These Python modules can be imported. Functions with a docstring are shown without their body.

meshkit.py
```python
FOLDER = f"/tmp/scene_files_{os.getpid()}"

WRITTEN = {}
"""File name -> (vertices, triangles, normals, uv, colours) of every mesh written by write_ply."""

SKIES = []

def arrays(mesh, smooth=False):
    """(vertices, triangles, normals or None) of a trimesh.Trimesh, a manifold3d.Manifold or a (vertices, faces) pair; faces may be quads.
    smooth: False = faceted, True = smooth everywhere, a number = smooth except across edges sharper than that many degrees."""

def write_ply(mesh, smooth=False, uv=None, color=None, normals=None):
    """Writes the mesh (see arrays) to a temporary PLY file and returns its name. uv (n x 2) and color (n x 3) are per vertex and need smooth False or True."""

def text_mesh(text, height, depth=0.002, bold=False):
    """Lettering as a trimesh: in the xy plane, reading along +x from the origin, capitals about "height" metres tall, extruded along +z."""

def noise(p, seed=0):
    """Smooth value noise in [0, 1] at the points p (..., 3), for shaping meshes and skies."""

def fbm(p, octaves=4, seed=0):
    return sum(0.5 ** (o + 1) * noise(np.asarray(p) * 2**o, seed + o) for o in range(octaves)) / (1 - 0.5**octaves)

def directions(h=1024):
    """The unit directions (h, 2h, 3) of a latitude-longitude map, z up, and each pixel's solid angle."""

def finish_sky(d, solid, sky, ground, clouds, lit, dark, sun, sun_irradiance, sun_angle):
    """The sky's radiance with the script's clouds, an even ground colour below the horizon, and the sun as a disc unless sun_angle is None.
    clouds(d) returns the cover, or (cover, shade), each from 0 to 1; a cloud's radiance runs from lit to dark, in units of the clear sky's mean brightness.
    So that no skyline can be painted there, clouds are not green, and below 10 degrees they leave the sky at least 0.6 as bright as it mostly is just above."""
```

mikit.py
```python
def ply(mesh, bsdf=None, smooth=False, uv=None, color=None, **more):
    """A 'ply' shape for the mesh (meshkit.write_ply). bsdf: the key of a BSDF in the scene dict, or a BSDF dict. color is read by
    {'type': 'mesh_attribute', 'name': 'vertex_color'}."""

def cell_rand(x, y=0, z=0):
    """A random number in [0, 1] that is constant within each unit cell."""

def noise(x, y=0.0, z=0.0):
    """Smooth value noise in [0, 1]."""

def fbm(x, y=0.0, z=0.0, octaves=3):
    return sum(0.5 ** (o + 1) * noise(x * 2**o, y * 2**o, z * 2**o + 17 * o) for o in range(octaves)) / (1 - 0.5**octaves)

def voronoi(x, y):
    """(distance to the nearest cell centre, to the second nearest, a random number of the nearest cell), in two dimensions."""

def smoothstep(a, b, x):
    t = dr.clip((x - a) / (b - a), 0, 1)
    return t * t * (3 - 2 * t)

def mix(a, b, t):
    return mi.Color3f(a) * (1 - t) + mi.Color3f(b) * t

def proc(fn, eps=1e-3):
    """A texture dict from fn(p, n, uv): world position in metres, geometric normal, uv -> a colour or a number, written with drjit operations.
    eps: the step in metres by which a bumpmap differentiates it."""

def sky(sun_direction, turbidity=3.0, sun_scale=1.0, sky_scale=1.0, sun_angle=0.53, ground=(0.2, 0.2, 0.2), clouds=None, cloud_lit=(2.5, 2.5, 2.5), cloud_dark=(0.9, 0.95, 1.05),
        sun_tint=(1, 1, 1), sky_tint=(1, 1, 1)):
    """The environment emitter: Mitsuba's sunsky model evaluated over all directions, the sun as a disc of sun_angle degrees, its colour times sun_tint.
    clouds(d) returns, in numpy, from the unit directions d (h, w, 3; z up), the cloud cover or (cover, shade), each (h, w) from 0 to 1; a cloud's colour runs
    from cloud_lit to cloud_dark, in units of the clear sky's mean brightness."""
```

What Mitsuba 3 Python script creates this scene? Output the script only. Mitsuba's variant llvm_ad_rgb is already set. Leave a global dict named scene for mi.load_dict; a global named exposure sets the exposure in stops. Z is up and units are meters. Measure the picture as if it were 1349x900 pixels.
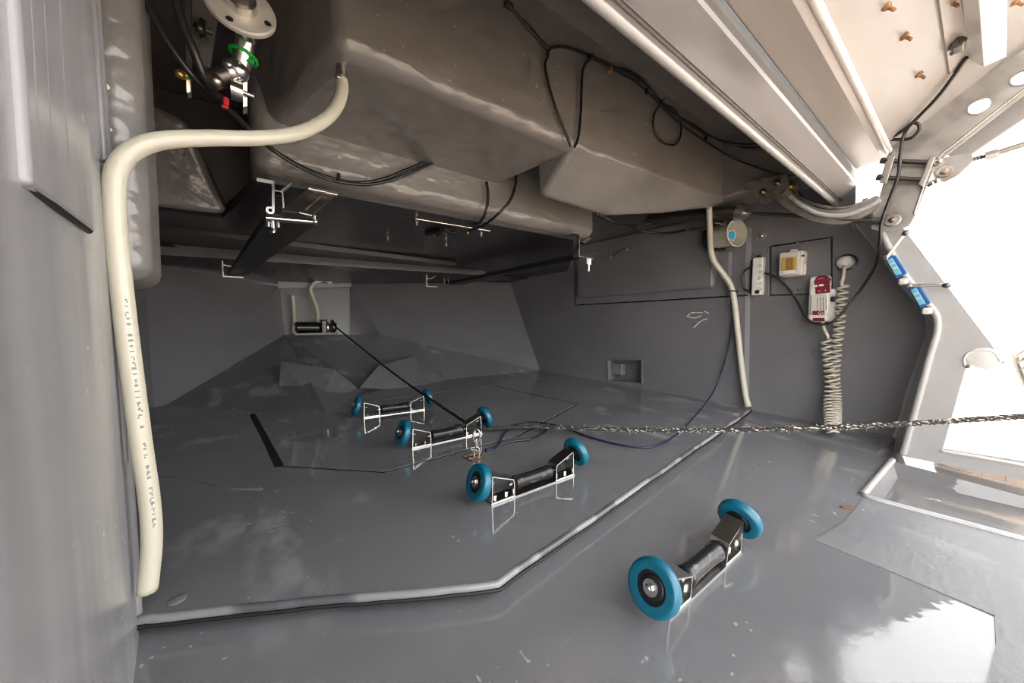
import math, random, numpy as np, trimesh, mitsuba as mi, drjit as dr, mikit, meshkit
import manifold3d as m3
from shapely.geometry import Polygon, LineString, Point
from shapely.ops import split as shp_split
from shapely import affinity
T = mi.ScalarTransform4f
scene, labels = {}, {}
rng = np.random.default_rng(7)

# ---------------------------------------------------------------- camera, sky, exposure
FOC, PITCH = 455.0, math.radians(3.7)
YAW = math.pi / 2 - math.atan(606.5 / (FOC / math.cos(PITCH)))
EYE = np.array([0, 0, .62])
FW = np.array([math.sin(YAW) * math.cos(PITCH), math.cos(YAW) * math.cos(PITCH), -math.sin(PITCH)])
RT = np.array([math.cos(YAW), -math.sin(YAW), 0.0])
UP = np.cross(RT, FW)
scene['camera'] = {'type': 'perspective', 'fov': math.degrees(2 * math.atan(674.5 / FOC)), 'fov_axis': 'x', 'near_clip': .01, 'far_clip': 200.0,
                   'to_world': T().look_at(origin=EYE.tolist(), target=(EYE + FW).tolist(), up=[0, 0, 1])}
# a bright white overcast over open water; the haze is thinnest inland, ahead of the boat
scene['sky'] = mikit.sky((.07, -.38, .92), turbidity=4.0, sun_scale=.25, sun_angle=2.0, ground=(.62, .60, .58),
                         clouds=lambda d: (np.full(d.shape[:2], 1.0), np.full(d.shape[:2], 0.0)),
                         cloud_lit=(2.05, 2.02, 2.0), cloud_dark=(1.7, 1.7, 1.7))
exposure = 4.1


# ---------------------------------------------------------------- points of the place
def ray(px, py): return FW + RT * (px - 674.5) / FOC - UP * (py - 450) / FOC
def X(px, py, x): r = ray(px, py); return EYE + r * ((x - EYE[0]) / r[0])
def Y(px, py, y): r = ray(px, py); return EYE + r * ((y - EYE[1]) / r[1])
def Z(px, py, z): r = ray(px, py); return EYE + r * ((z - EYE[2]) / r[2])
def A(*p): return np.array(p, float)


# ---------------------------------------------------------------- mesh helpers
def tm(m):
    if isinstance(m, m3.Manifold):
        k = m.to_mesh()
        return trimesh.Trimesh(k.vert_properties[:, :3], k.tri_verts, process=False)
    return m
def box(c, s): 
    b = trimesh.creation.box(s); b.apply_translation(c); return b
def hull(pts, r=0.0, seg=20):
    """convex solid around the points, its edges rounded with radius r (points are the outer corners' centres)"""
    if r <= 0: return tm(m3.Manifold.hull_points(np.asarray(pts, float)))
    s = m3.Manifold.sphere(r, seg)
    return tm(m3.Manifold.batch_hull([s.translate(tuple(map(float, p))) for p in pts]))
def rbox(c, s, r, seg=12):
    c, h = np.asarray(c, float), np.asarray(s, float) / 2 - r
    return hull([c + h * A(i, j, k) for i in (-1, 1) for j in (-1, 1) for k in (-1, 1)], r, seg)
def join(*ms): return trimesh.util.concatenate([tm(m) for m in ms])
def frame(d):
    d = np.asarray(d, float) / np.linalg.norm(d)
    a = np.cross(d, [0, 0, 1] if abs(d[2]) < .9 else [1, 0, 0]); a /= np.linalg.norm(a)
    return a, np.cross(d, a), d
def cyl(p0, p1, r, n=20, r1=None):
    return lathe([(0, 0), (r, 0), (r if r1 is None else r1, 1), (0, 1)], p0, np.asarray(p1, float) - np.asarray(p0, float), n, True)
def lathe(prof, p0, axis, n=28, unit=False):
    """profile of (radius, distance along the axis)"""
    axis = np.asarray(axis, float); L = np.linalg.norm(axis) if unit else 1.0
    a, b, d = frame(axis)
    t = np.arange(n) * 2 * math.pi / n
    v, f = [], []
    for r, h in prof:
        v.append(np.asarray(p0) + d * h * L + r * (np.cos(t)[:, None] * a + np.sin(t)[:, None] * b))
    k = len(prof); v = np.vstack(v); i = np.arange(n); j = (i + 1) % n
    for s in range(k - 1):
        f += [np.stack([s * n + i, s * n + j, (s + 1) * n + j], 1), np.stack([s * n + i, (s + 1) * n + j, (s + 1) * n + i], 1)]
    m = trimesh.Trimesh(v, np.vstack(f), process=False)
    m.merge_vertices(); m.update_faces(m.nondegenerate_faces()); m.remove_unreferenced_vertices()
    return m
def spline(pts, step=.012):
    """points along a Catmull-Rom curve through pts"""
    p = np.asarray(pts, float); q = np.vstack([2 * p[0] - p[1], p, 2 * p[-1] - p[-2]]); out = []
    for i in range(1, len(q) - 2):
        k = max(3, int(np.linalg.norm(q[i + 1] - q[i]) / step)); t = np.arange(k)[:, None] / k
        a, b, c, d = q[i - 1], q[i], q[i + 1], q[i + 2]
        out.append(.5 * (2 * b + (c - a) * t + (2 * a - 5 * b + 4 * c - d) * t**2 + (3 * b - a - 3 * c + d) * t**3))
    return np.vstack(out + [p[-1:]])
def tube(path, r, n=10, r_of=None):
    p = np.asarray(path, float); k = len(p)
    t = np.gradient(p, axis=0); t /= np.linalg.norm(t, axis=1, keepdims=True) + 1e-12
    a, b, _ = frame(t[0]); rows = []
    th = np.arange(n) * 2 * math.pi / n
    for i in range(k):
        a = a - t[i] * (a @ t[i]); a /= np.linalg.norm(a); b = np.cross(t[i], a)
        rr = r if r_of is None else r_of(i / (k - 1))
        rows.append(p[i] + rr * (np.cos(th)[:, None] * a + np.sin(th)[:, None] * b))
    v = np.vstack(rows + [p[:1], p[-1:]]); i = np.arange(n); j = (i + 1) % n; f = []
    for s in range(k - 1):
        f += [np.stack([s * n + i, s * n + j, (s + 1) * n + j], 1), np.stack([s * n + i, (s + 1) * n + j, (s + 1) * n + i], 1)]
    f += [np.stack([j, i, i * 0 + k * n], 1), np.stack([(k - 1) * n + i, (k - 1) * n + j, i * 0 + k * n + 1], 1)]
    return trimesh.Trimesh(v, np.vstack(f), process=False)
def cable(pts, r, n=8, step=.012): return tube(spline(pts, step), r, n)
def ext(poly, t):
    ps = list(getattr(poly, 'geoms', [poly]))
    return join(*[trimesh.creation.extrude_polygon(g, t, engine='earcut') for g in ps if g.area > 1e-9])
def plate_x(poly, x, t):
    """polygon in (y, z), lying in the plane x, thickness t towards +x"""
    m = ext(poly, t); v = m.vertices
    m.vertices = np.stack([x + v[:, 2], v[:, 0], v[:, 1]], 1); return m
def plate_y(poly, y, t):
    """polygon in (x, z), centred on the plane y"""
    m = ext(poly, t); v = m.vertices
    m.vertices = np.stack([v[:, 0], y - t / 2 + v[:, 2], v[:, 1]], 1); m.invert(); return m
def plate_z(poly, z, t):
    m = ext(poly, t); m.apply_translation([0, 0, z]); return m
def slab(pts, shift): 
    p = np.asarray(pts, float); return hull(np.vstack([p, p + np.asarray(shift, float)]))
def yz(pts): return [(p[1], p[2]) for p in pts]
def xform(m, M): m = tm(m).copy(); m.apply_transform(M); return m
def basis(o, ex, ey, ez):
    M = np.eye(4); M[:3, 0], M[:3, 1], M[:3, 2], M[:3, 3] = ex, ey, ez, o; return M


# ---------------------------------------------------------------- scene helpers
def key_of(k):
    if k not in labels and not any(s == k or s.startswith(k + '__') for s in scene): return k
    i = 1
    while any(s == f'{k}_{i:03d}' or s.startswith(f'{k}_{i:03d}__') for s in scene) or f'{k}_{i:03d}' in labels: i += 1
    return f'{k}_{i:03d}'
def thing(name, label, cat, group=None):
    k = key_of(name); labels[k] = {'label': label, 'category': cat}
    if group: labels[k]['group'] = group
    return k
def put(name, mesh, mat, parent=None, smooth=35, label=None, kind=None):
    k = key_of((parent + '__' if parent else '') + name)
    scene[k] = mikit.ply(tm(mesh), mat, smooth)
    if label or kind:
        labels[k] = {}
        if label: labels[k]['label'] = label
        if kind: labels[k]['kind'] = kind
    return k
def single(name, mesh, mat, label, cat, group=None, smooth=35):
    k = thing(name, label, cat, group); scene[k] = mikit.ply(tm(mesh), mat, smooth); return k
def struct(name, mesh, mat, label=None, cat=None, smooth=35):
    scene[name] = mikit.ply(tm(mesh), mat, smooth)
    labels[name] = {'kind': 'structure', **({'label': label} if label else {}), **({'category': cat} if cat else {})}
    return name


# ---------------------------------------------------------------- materials
N, F, S, MX = mikit.noise, mikit.fbm, mikit.smoothstep, mikit.mix
def mat(name, color, rough, metallic=0.0, bump=None, bump_eps=.002, spec=.5, **kw):
    b = {'type': 'principled', 'base_color': {'type': 'rgb', 'value': list(color)} if isinstance(color, (tuple, list)) else color,
         'roughness': rough, 'metallic': metallic, **kw}
    if metallic == 0: b['specular'] = spec
    if bump is not None: b = {'type': 'bumpmap', 'arbitrary': mikit.proc(bump, bump_eps), 'scale': 1.0, 'bsdf': b}
    scene[name] = {'type': 'twosided', 'bsdf': b}
def floor_col(p, n, uv):
    v = F(p.x * 2.2, p.y * 2.2, p.z * 2.2, 4)
    wear = S(.56, .75, F(p.x * 9, p.y * 5 + 3, p.z * 9, 4)) * S(.45, .65, N(p.x * 1.7 + 5, p.y * 1.7, 0))
    dot = S(.90, .94, N(p.x * 75, p.y * 75, p.z * 75)) * S(.5, .62, N(p.x * 6, p.y * 6, 9))
    c = mi.Color3f(.138, .141, .151) * (.78 + .45 * v)
    return MX(MX(c, (.34, .35, .37), wear * .45), (.6, .6, .6), dot * .35)
def floor_bump(p, n, uv):
    return N(p.x * 26, p.y * 26, p.z * 26) * .0003 + F(p.x * 70, p.y * 70, p.z * 70, 2) * .00013 + F(p.x * 5, p.y * 5, 0, 2) * .0012
def floor_rough(p, n, uv):
    return .028 + .10 * S(.45, .8, F(p.x * 4, p.y * 4, 2.0, 3))
mat('paint_floor', mikit.proc(floor_col), mikit.proc(floor_rough), bump=floor_bump, bump_eps=.0025, spec=.95)
mat('paint_textured', mikit.proc(floor_col), .5, bump=lambda p, n, uv: F(p.x * 90 + 3 * N(p.x * 25, p.y * 25, 0), p.y * 90, 0, 3) * .0012 + F(p.x * 14, p.y * 14, 4, 2) * .0008, bump_eps=.002, spec=.4)
def wall_col(p, n, uv):
    v = F(p.x * 1.8, p.y * 1.8, p.z * 1.8, 4)
    dot = S(.91, .94, N(p.x * 70, p.y * 70, p.z * 70)) * S(.6, .7, N(p.x * 4, p.y * 4, p.z * 4))
    return MX(mi.Color3f(.150, .150, .159) * (.8 + .4 * v), (.03, .03, .03), dot * .5)
def wall_bump(p, n, uv): return F(p.x * 14, p.y * 14, p.z * 14, 2) * .0012
mat('paint_wall', mikit.proc(wall_col), .30, bump=wall_bump, bump_eps=.004)
def left_col(p, n, uv):
    v = F(p.x * 30, p.y * 16, p.z * 1.6, 4)
    dot = S(.88, .93, N(p.x * 60, p.y * 60, p.z * 60)) * S(.5, .7, N(p.y * 7, p.z * 7, 2))
    return MX(mi.Color3f(.225, .227, .240) * (.78 + .45 * v), (.55, .55, .55), dot * .35)
mat('paint_left', mikit.proc(left_col), .24, bump=lambda p, n, uv: N(p.y * 18, p.z * 3, 0) * .0012, bump_eps=.004)
def fibre_col(p, n, uv):
    v = F(p.x * 3, p.y * 3, p.z * 3, 4)
    dot = S(.955, .975, N(p.x * 60, p.y * 60, p.z * 60))
    return MX(mi.Color3f(.178, .170, .163) * (.75 + .5 * v), (.55, .54, .5), dot * .5)
def fibre_bump(p, n, uv):
    return F(p.x * 16 + 2 * N(p.x * 5, p.y * 5, p.z * 5), p.y * 16, p.z * 26, 3) * .011 + F(p.x * 85, p.y * 85, p.z * 85, 2) * .0012
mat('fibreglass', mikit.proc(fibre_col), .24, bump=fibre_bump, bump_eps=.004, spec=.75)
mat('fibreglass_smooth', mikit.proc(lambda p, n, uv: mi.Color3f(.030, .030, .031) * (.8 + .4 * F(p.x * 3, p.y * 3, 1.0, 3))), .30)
mat('grey_strip', (.17, .182, .182), .4)
mat('gelcoat', mikit.proc(lambda p, n, uv: mi.Color3f(.36, .36, .36) * (.85 + .25 * F(p.x * 4, p.y * 4, p.z * 4, 3))), .12,
    bump=lambda p, n, uv: F(p.x * 14, p.y * 14, p.z * 14, 2) * .0015, bump_eps=.004)
mat('gutter_paint', mikit.proc(lambda p, n, uv: mi.Color3f(.15, .15, .152) * (.85 + .3 * F(p.x * 4, p.y * 4, 0, 3))), .04, bump=floor_bump, bump_eps=.003, spec=.95)
mat('tape', (.26, .26, .27), .3)
mat('lip_paint', mikit.proc(lambda p, n, uv: MX((.22, .22, .23), (.09, .09, .10), S(.5, .65, F(p.x * 9, p.y * 9, 0, 3)))), .2)
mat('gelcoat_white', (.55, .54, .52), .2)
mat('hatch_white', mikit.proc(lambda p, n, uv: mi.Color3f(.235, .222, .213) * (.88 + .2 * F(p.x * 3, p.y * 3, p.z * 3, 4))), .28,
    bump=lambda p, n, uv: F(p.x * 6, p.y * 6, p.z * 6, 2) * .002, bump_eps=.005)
mat('seal_brown', (.07, .062, .055), .5)
mat('flange_sheen', mikit.proc(lambda p, n, uv: MX(mi.Color3f(.34, .335, .345), mi.Color3f(.22, .215, .22), S(.35, .7, F(p.x * 2.0, p.y * 9, p.z * 9, 3)))), .16,
    bump=lambda p, n, uv: N(p.x * 5, p.y * 20, p.z * 20) * .0012, bump_eps=.005, spec=.7)
mat('steel', (.72, .70, .66), .20, 1.0)
mat('steel_worn', mikit.proc(lambda p, n, uv: MX((.62, .59, .54), (.34, .29, .24), S(.5, .75, F(p.x * 22, p.y * 22, p.z * 22, 3)))), .32, 1.0)
mat('arm_steel', mikit.proc(lambda p, n, uv: MX((.40, .38, .355), (.28, .26, .235), S(.4, .7, F(p.x * 12, p.y * 12, p.z * 12, 4)))), .38, .85)
mat('flange_metal', (.55, .53, .49), .4, .25)
mat('dark_steel', (.16, .15, .14), .3, .9)
mat('blue_rubber', (.001, .104, .168), .28, clearcoat=.4, clearcoat_gloss=.8)
mat('black_rubber', mikit.proc(lambda p, n, uv: MX((.012, .012, .013), (.12, .13, .15), S(.62, .75, F(p.x * 40, p.y * 90, p.z * 90, 3)) * .6)), .22)
mat('black_plastic', (.010, .010, .011), .25)
mat('black_cable', (.012, .012, .012), .30, clearcoat=.3)
mat('dark_plank', (.016, .016, .017), .45)
mat('sealant_black', (.008, .008, .009), .6)
mat('cream_hose', (.50, .48, .39), .25, clearcoat=.5)
mat('cream_plastic', (.50, .48, .42), .35)
mat('white_plastic', (.62, .61, .58), .3)
mat('maroon', (.16, .012, .025), .35)
mat('amber', (.42, .30, .10), .15)
mat('amber_dark', (.25, .13, .03), .3)
mat('siren_cream', (.40, .38, .32), .35)
mat('sticker_blue', (.02, .33, .62), .4)
mat('zip_green', (.01, .35, .04), .4)
mat('red_plastic', (.55, .02, .03), .4)
mat('latch_blue', (.02, .09, .26), .15)
mat('latch_cyan', (.14, .36, .46), .1)
mat('purple_wire', (.012, .011, .05), .35)
mat('orange_sealant', mikit.proc(lambda p, n, uv: MX((.35, .17, .06), (.10, .05, .02), N(p.x * 150, p.y * 150, p.z * 150))), .6)
mat('brass', (.75, .52, .16), .3, 1.0)
mat('rust', mikit.proc(lambda p, n, uv: MX((.45, .40, .34), (.22, .09, .03), S(.45, .6, N(p.x * 60, p.y * 60, p.z * 60)))), .5, .3)
mat('rope_dark', mikit.proc(lambda p, n, uv: MX((.035, .032, .03), (.55, .52, .46), S(.60, .75, N(p.x * 130, p.y * 130, p.z * 170)) * S(1.0, 1.5, p.x))), .8)
mat('teak', mikit.proc(lambda p, n, uv: mi.Color3f(.56, .44, .33) * (.8 + .3 * F(p.x * 2, p.y * 30, 0, 3)) * (1 - .8 * (1 - S(.0, .06, dr.abs(dr.sin(p.y * 52)))))), .6)
mat('leaf_brown', (.20, .09, .02), .6)
mat('print_grey', (.20, .21, .24), .6)
mat('scuff_white', (.7, .7, .7), .6)

# ---------------------------------------------------------------- setting: floor
ZF, ZP = -.006, .015                       # outer floor, raised inner floor
SL = .064                                 # the outer floor falls towards the opening
def shear(m):
    m = tm(m); v = m.vertices; v[:, 2] -= SL * np.maximum(0, 1 - v[:, 1]); return m
def Zf(px, py, h=0.0):
    r = ray(px, py); t = (ZF + h - SL - EYE[2] + SL * EYE[1]) / (r[2] - SL * r[1]); return EYE + r * t
def lift(m):                              # the inner floor rises gently to the left of its centre crease
    v = m.vertices; v[:, 2] += np.maximum(0, .43 - v[:, 0]) * .03 * (v[:, 2] > -.02); return m
def crease(poly):
    return [g for side in (Polygon([(-2, -2), (.43, -2), (.43, 6), (-2, 6)]), Polygon([(.43, -2), (5, -2), (5, 6), (.43, 6)]))
            for g in [poly.intersection(side)] if not g.is_empty]
lipL, lipC, lipR = Z(194, 812, ZP + .018), Z(655, 767, ZP), Z(984, 542, ZP)
lip = [(-.35, lipL[1] + .05), tuple(lipL[:2]), tuple(lipC[:2]), tuple(lipC[:2] + (lipR - lipC)[:2] * .5), tuple(lipR[:2]), (2.72, lipR[1] + .02)]
pA, pB = Zf(1138, 655)[:2], Zf(1349, 712)[:2]; pD = pA + (pB - pA) * ((-.8 - pA[1]) / (pB[1] - pA[1]))
pocket = Polygon([tuple(pA), (2.42, pA[1] - .02), (2.46, -.8), tuple(pD)])
outer = Polygon([(-.3, -.35), (2.75, -.35), (2.75, 1.15), (-.4, 1.15), (-.4, .9), (-.3, .9)])
fl = struct('floor', shear(plate_z(outer.difference(pocket), ZF - .05, .05)), 'paint_floor')
strip_px = [(1072, 712), (1160, 748), (1240, 782), (1310, 812), (1312, 850), (1298, 905), (1500, 960), (1500, 740), (1138, 657), (1110, 690)]
put('textured_strip', shear(plate_z(Polygon([tuple(Zf(*q)[:2]) for q in strip_px]).difference(pocket.buffer(.004)), ZF - .01, .0125)), 'paint_textured', fl, label='strip of coarse textured paint along the gutter')
inner = Polygon(lip + [(2.72, 3.6), (-1.4, 3.6), (-1.4, 1.0)])
hatch_px = [(331, 549), (367, 617), (505, 622), (680, 575), (760, 533), (650, 508)]
hatch = Polygon([tuple(Z(*p, ZP)[:2]) for p in hatch_px])
slit = Polygon([tuple(Z(*p, ZP)[:2]) for p in [(329, 547), (336, 547), (374, 616), (362, 620)]])
gap = hatch.buffer(.010).difference(hatch.buffer(-.007)).union(slit)
put('inner_deck', join(*[lift(plate_z(g, ZF, ZP - ZF)) for g in crease(inner.difference(hatch.buffer(.010)).difference(slit))]), 'paint_floor', fl, label='raised inner deck with a rounded front lip')
put('hatch_cover', join(*[lift(plate_z(g, ZF, ZP - ZF)) for g in crease(hatch.buffer(-.007).difference(slit))]), 'paint_floor', fl, label='flush six-sided hatch cover in the deck')
put('hatch_seal', join(*[lift(plate_z(g, -.012, ZP - .004 + .012)) for g in crease(gap)]), 'sealant_black', fl, label='black sealant in the hatch joint')
lp = np.array([(x, y, ZP - .004 + max(0, .43 - x) * .03) for x, y in lip])
dense = []
for a, b in zip(lp[:-1], lp[1:]):
    dense += [a + (b - a) * t for t in np.linspace(0, 1, 30, endpoint=False)]
dense = np.array(dense + [lp[-1]])
dense[:, :2] += (meshkit.fbm(np.stack([dense[:, 0] * 6, dense[:, 1] * 6, dense[:, 0] * 0], 1), 3)[:, None] - .5) * .010
put('deck_lip', tube(dense + A(0, -.001, -.001), .0085, 10), 'lip_paint', fl, smooth=True, label='rounded and chipped deck edge')
put('deck_lip_seam', tube(dense + A(.003, -.008, -.012), .004, 6), 'sealant_black', fl, smooth=True)
put('seam_bead', lift(cable([Z(205, 634, ZP), Z(255, 640, ZP), Z(300, 649, ZP), Z(345, 650, ZP)], .006)), 'paint_floor', fl)
put('wall_fillet', slab([A(2.72, .2, -.09), A(2.72, .2, .0), X(1097, 562, 2.7), X(985, 540, 2.7), A(2.50, .86, ZF - .006), A(2.46, .25, ZF - .034)], (0, 0, -.03)), 'paint_floor', fl)
put('drain_plug', lathe([(0, .003), (.010, .0025), (.016, 0), (.018, -.004)], Z(233, 790, ZP + .018), (0, 0, 1), 20), 'paint_floor', fl, smooth=True, label='small round plug in the deck')
# lit gutter outside the right end of the lip
pk = list(pocket.exterior.coords)[:4]
pin = list(pocket.buffer(-.022, join_style=2).exterior.coords)
pin = [min(pin, key=lambda q: (q[0] - a) ** 2 + (q[1] - b) ** 2) for a, b in pk]
def pz(q): return A(*q, -.128 + SL * max(0, 1 - q[1]))       # the gutter's bed is level
gut = [slab([pz(q) for q in pin], (0, 0, -.02))]
for i in (0, 1, 3):
    j = (i + 1) % 4
    gut.append(slab([A(*pk[i], ZF), A(*pk[j], ZF), pz(pin[j]), pz(pin[i])], (0, 0, -.02)))
gt = struct('trim_1', shear(join(*gut)), 'gutter_paint')
put('gutter_lip', shear(cable([A(*pD, ZF), A(*(pA + (pB - pA) * .9), ZF + .002), A(*(pA + (pB - pA) * .12), ZF + .002), A(pA[0] + .015, pA[1] - .002, ZF + .002), A(pA[0] + .07, pA[1] + .002, ZF + .003), A(2.42, pA[1] - .02, ZF + .008)], .011, 10)), 'gelcoat', gt, smooth=True)

# ---------------------------------------------------------------- setting: walls
xw = 2.70
we = [(.50, 1.30), (.42, 1.16), (.298, .944), (.126, .603), (.225, -.08)]           # aft edge of the right wall (y, z)
poc = Polygon(yz([X(801, 474, xw), X(845, 475, xw), X(845, 505, xw), X(802, 501, xw)]))
wr = struct('wall_right', plate_x(Polygon([(4.2, -.1), (4.2, 1.75), (.50, 1.75)] + we).difference(poc), xw, .05), 'paint_wall')
b = poc.bounds
cy, cz = (b[0] + b[2]) / 2, (b[1] + b[3]) / 2
put('wall_pocket', join(box([xw + .11, cy, cz], [.01, b[2] - b[0], b[3] - b[1]]), box([xw + .055, cy, b[1] - .003], [.11, b[2] - b[0], .006]), box([xw + .055, cy, b[3] + .003], [.11, b[2] - b[0], .006]),
     box([xw + .055, b[0] - .003, cz], [.11, .006, b[3] - b[1]]), box([xw + .055, b[2] + .003, cz], [.11, .006, b[3] - b[1]])), 'paint_wall', wr, label='recessed pocket low in the wall')
put('pocket_frame', plate_x(poc.buffer(.012, join_style=2).difference(poc), xw - .006, .006), 'paint_wall', wr)
put('pocket_plate', rbox([xw + .07, b[2] - .07, cz], [.06, .12, .11], .01), 'grey_strip', wr, label='pale block at the back of the pocket')
put('pocket_bolt', lathe([(0, .012), (.008, .010), (.012, 0)], A(xw + .104, b[0] + .10, cz - .03), (-1, 0, 0), 12), 'steel', wr)
pan = yz([X(762, 330, xw), X(945, 312, xw), X(945, 382, xw), X(762, 393, xw)])
ph = [A(xw + d, y, z) for y, z in pan for d in (0, -.035)]
ph = [A(xw + d, y, z) for y, z in [(2.42, 1.34), (1.16, 1.34), (1.16, .875), (2.42, .86)] for d in (.02, -.012)]
put('moulded_panel', hull(ph, .03, 16), 'paint_wall', wr, label='raised moulded panel with rounded corners')
put('panel_joint', tube([X(757, 330, xw - .003), X(758, 402, xw - .003), X(870, 396, xw - .003), X(985, 389, xw - .003)], .005, 6), 'sealant_black', wr)
put('seam_tape', slab([X(983, 300, xw), X(990, 300, xw), X(986, 536, xw), X(980, 536, xw)], (-.004, 0, 0)), 'tape', wr, label='pale vertical seam tape')
put('seam_tape', slab([X(960, 332, xw), X(964, 332, xw), X(962, 400, xw), X(959, 400, xw)], (-.003, 0, 0)), 'tape', wr)
for q in [[(905, 417), (912, 412), (926, 412)], [(905, 417), (915, 419), (924, 416)], [(914, 432), (922, 424), (931, 420)], [(928, 410), (934, 413)], [(911, 411), (914, 413)]]:
    put('scuff', tube(spline([X(*a, xw - .001) for a in q]), .003, 5), 'scuff_white', wr)
# edge flange between the inner wall and the outer return, and the return itself
xr = 2.44
Ry = [X(1140, 262, xr), X(1181, 345, xr), X(1237, 423, xr), X(1189, 600, xr)]
Wy = [A(xw, *q) for q in we]
fg = []
for a, b_, c, d in ((Wy[1], Wy[2], Ry[1], Ry[0]), (Wy[2], Wy[3], Ry[2], Ry[1]), (Wy[3], Wy[4], Ry[3], Ry[2])):
    fg.append(slab([a, b_, c, d], (.03, -.02, 0)))
tr = struct('trim_2', join(*fg), 'gelcoat')
put('edge_bead', cable([Ry[0] + A(-.002, 0, .0), Ry[1], X(1212, 388, xr), Ry[2] + A(0, .004, .0), X(1222, 480, xr), Ry[3]], .012, 10, .01), 'gelcoat', tr, smooth=True)
put('edge_bead', cable([Wy[1], Wy[2], (Wy[2] + Wy[3]) / 2, Wy[3] + A(0, .004, 0), (Wy[3] + Wy[4]) / 2, Wy[4]], .010, 10, .01), 'gelcoat', tr, smooth=True)
ret = Polygon(yz([Ry[0], Ry[1], Ry[2], Ry[3], X(1349, 632, xr), X(1420, 640, xr), X(1420, 622, xr), X(1349, 609, xr), X(1240, 592, xr), X(1270, 486, xr), X(1278, 480, xr), X(1322, 478, xr), X(1195, 310, xr), X(1165, 268, xr)]))
wt = struct('wall_transom', plate_x(ret.buffer(.004), xr + .002, .09), 'gelcoat')
put('fairlead_rim', tube([X(px, py, xr) for px, py in spline([(1272, 483, 0), (1270, 474, 0), (1276, 465, 0), (1290, 462, 0), (1308, 464, 0), (1318, 476, 0)], 2.0)[:, :2]], .004, 6), 'gelcoat_white', wt, smooth=True)
put('fairlead_dish', lathe([(0, .004), (.03, .003), (.045, 0)], X(1297, 472, xr + .001), (-1, 0, 0), 24), 'gelcoat_white', wt, smooth=True)
put('drain_nub', lathe([(0, .006), (.006, .005), (.008, 0)], X(1275, 483, xr), (-1, 0, 0), 12), 'dark_steel', wt)
put('sill_ridge', cable([X(1240, 594, xr), X(1300, 604, xr), X(1349, 613, xr), X(1400, 622, xr)], .007, 8), 'gelcoat_white', wt, smooth=True)
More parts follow.
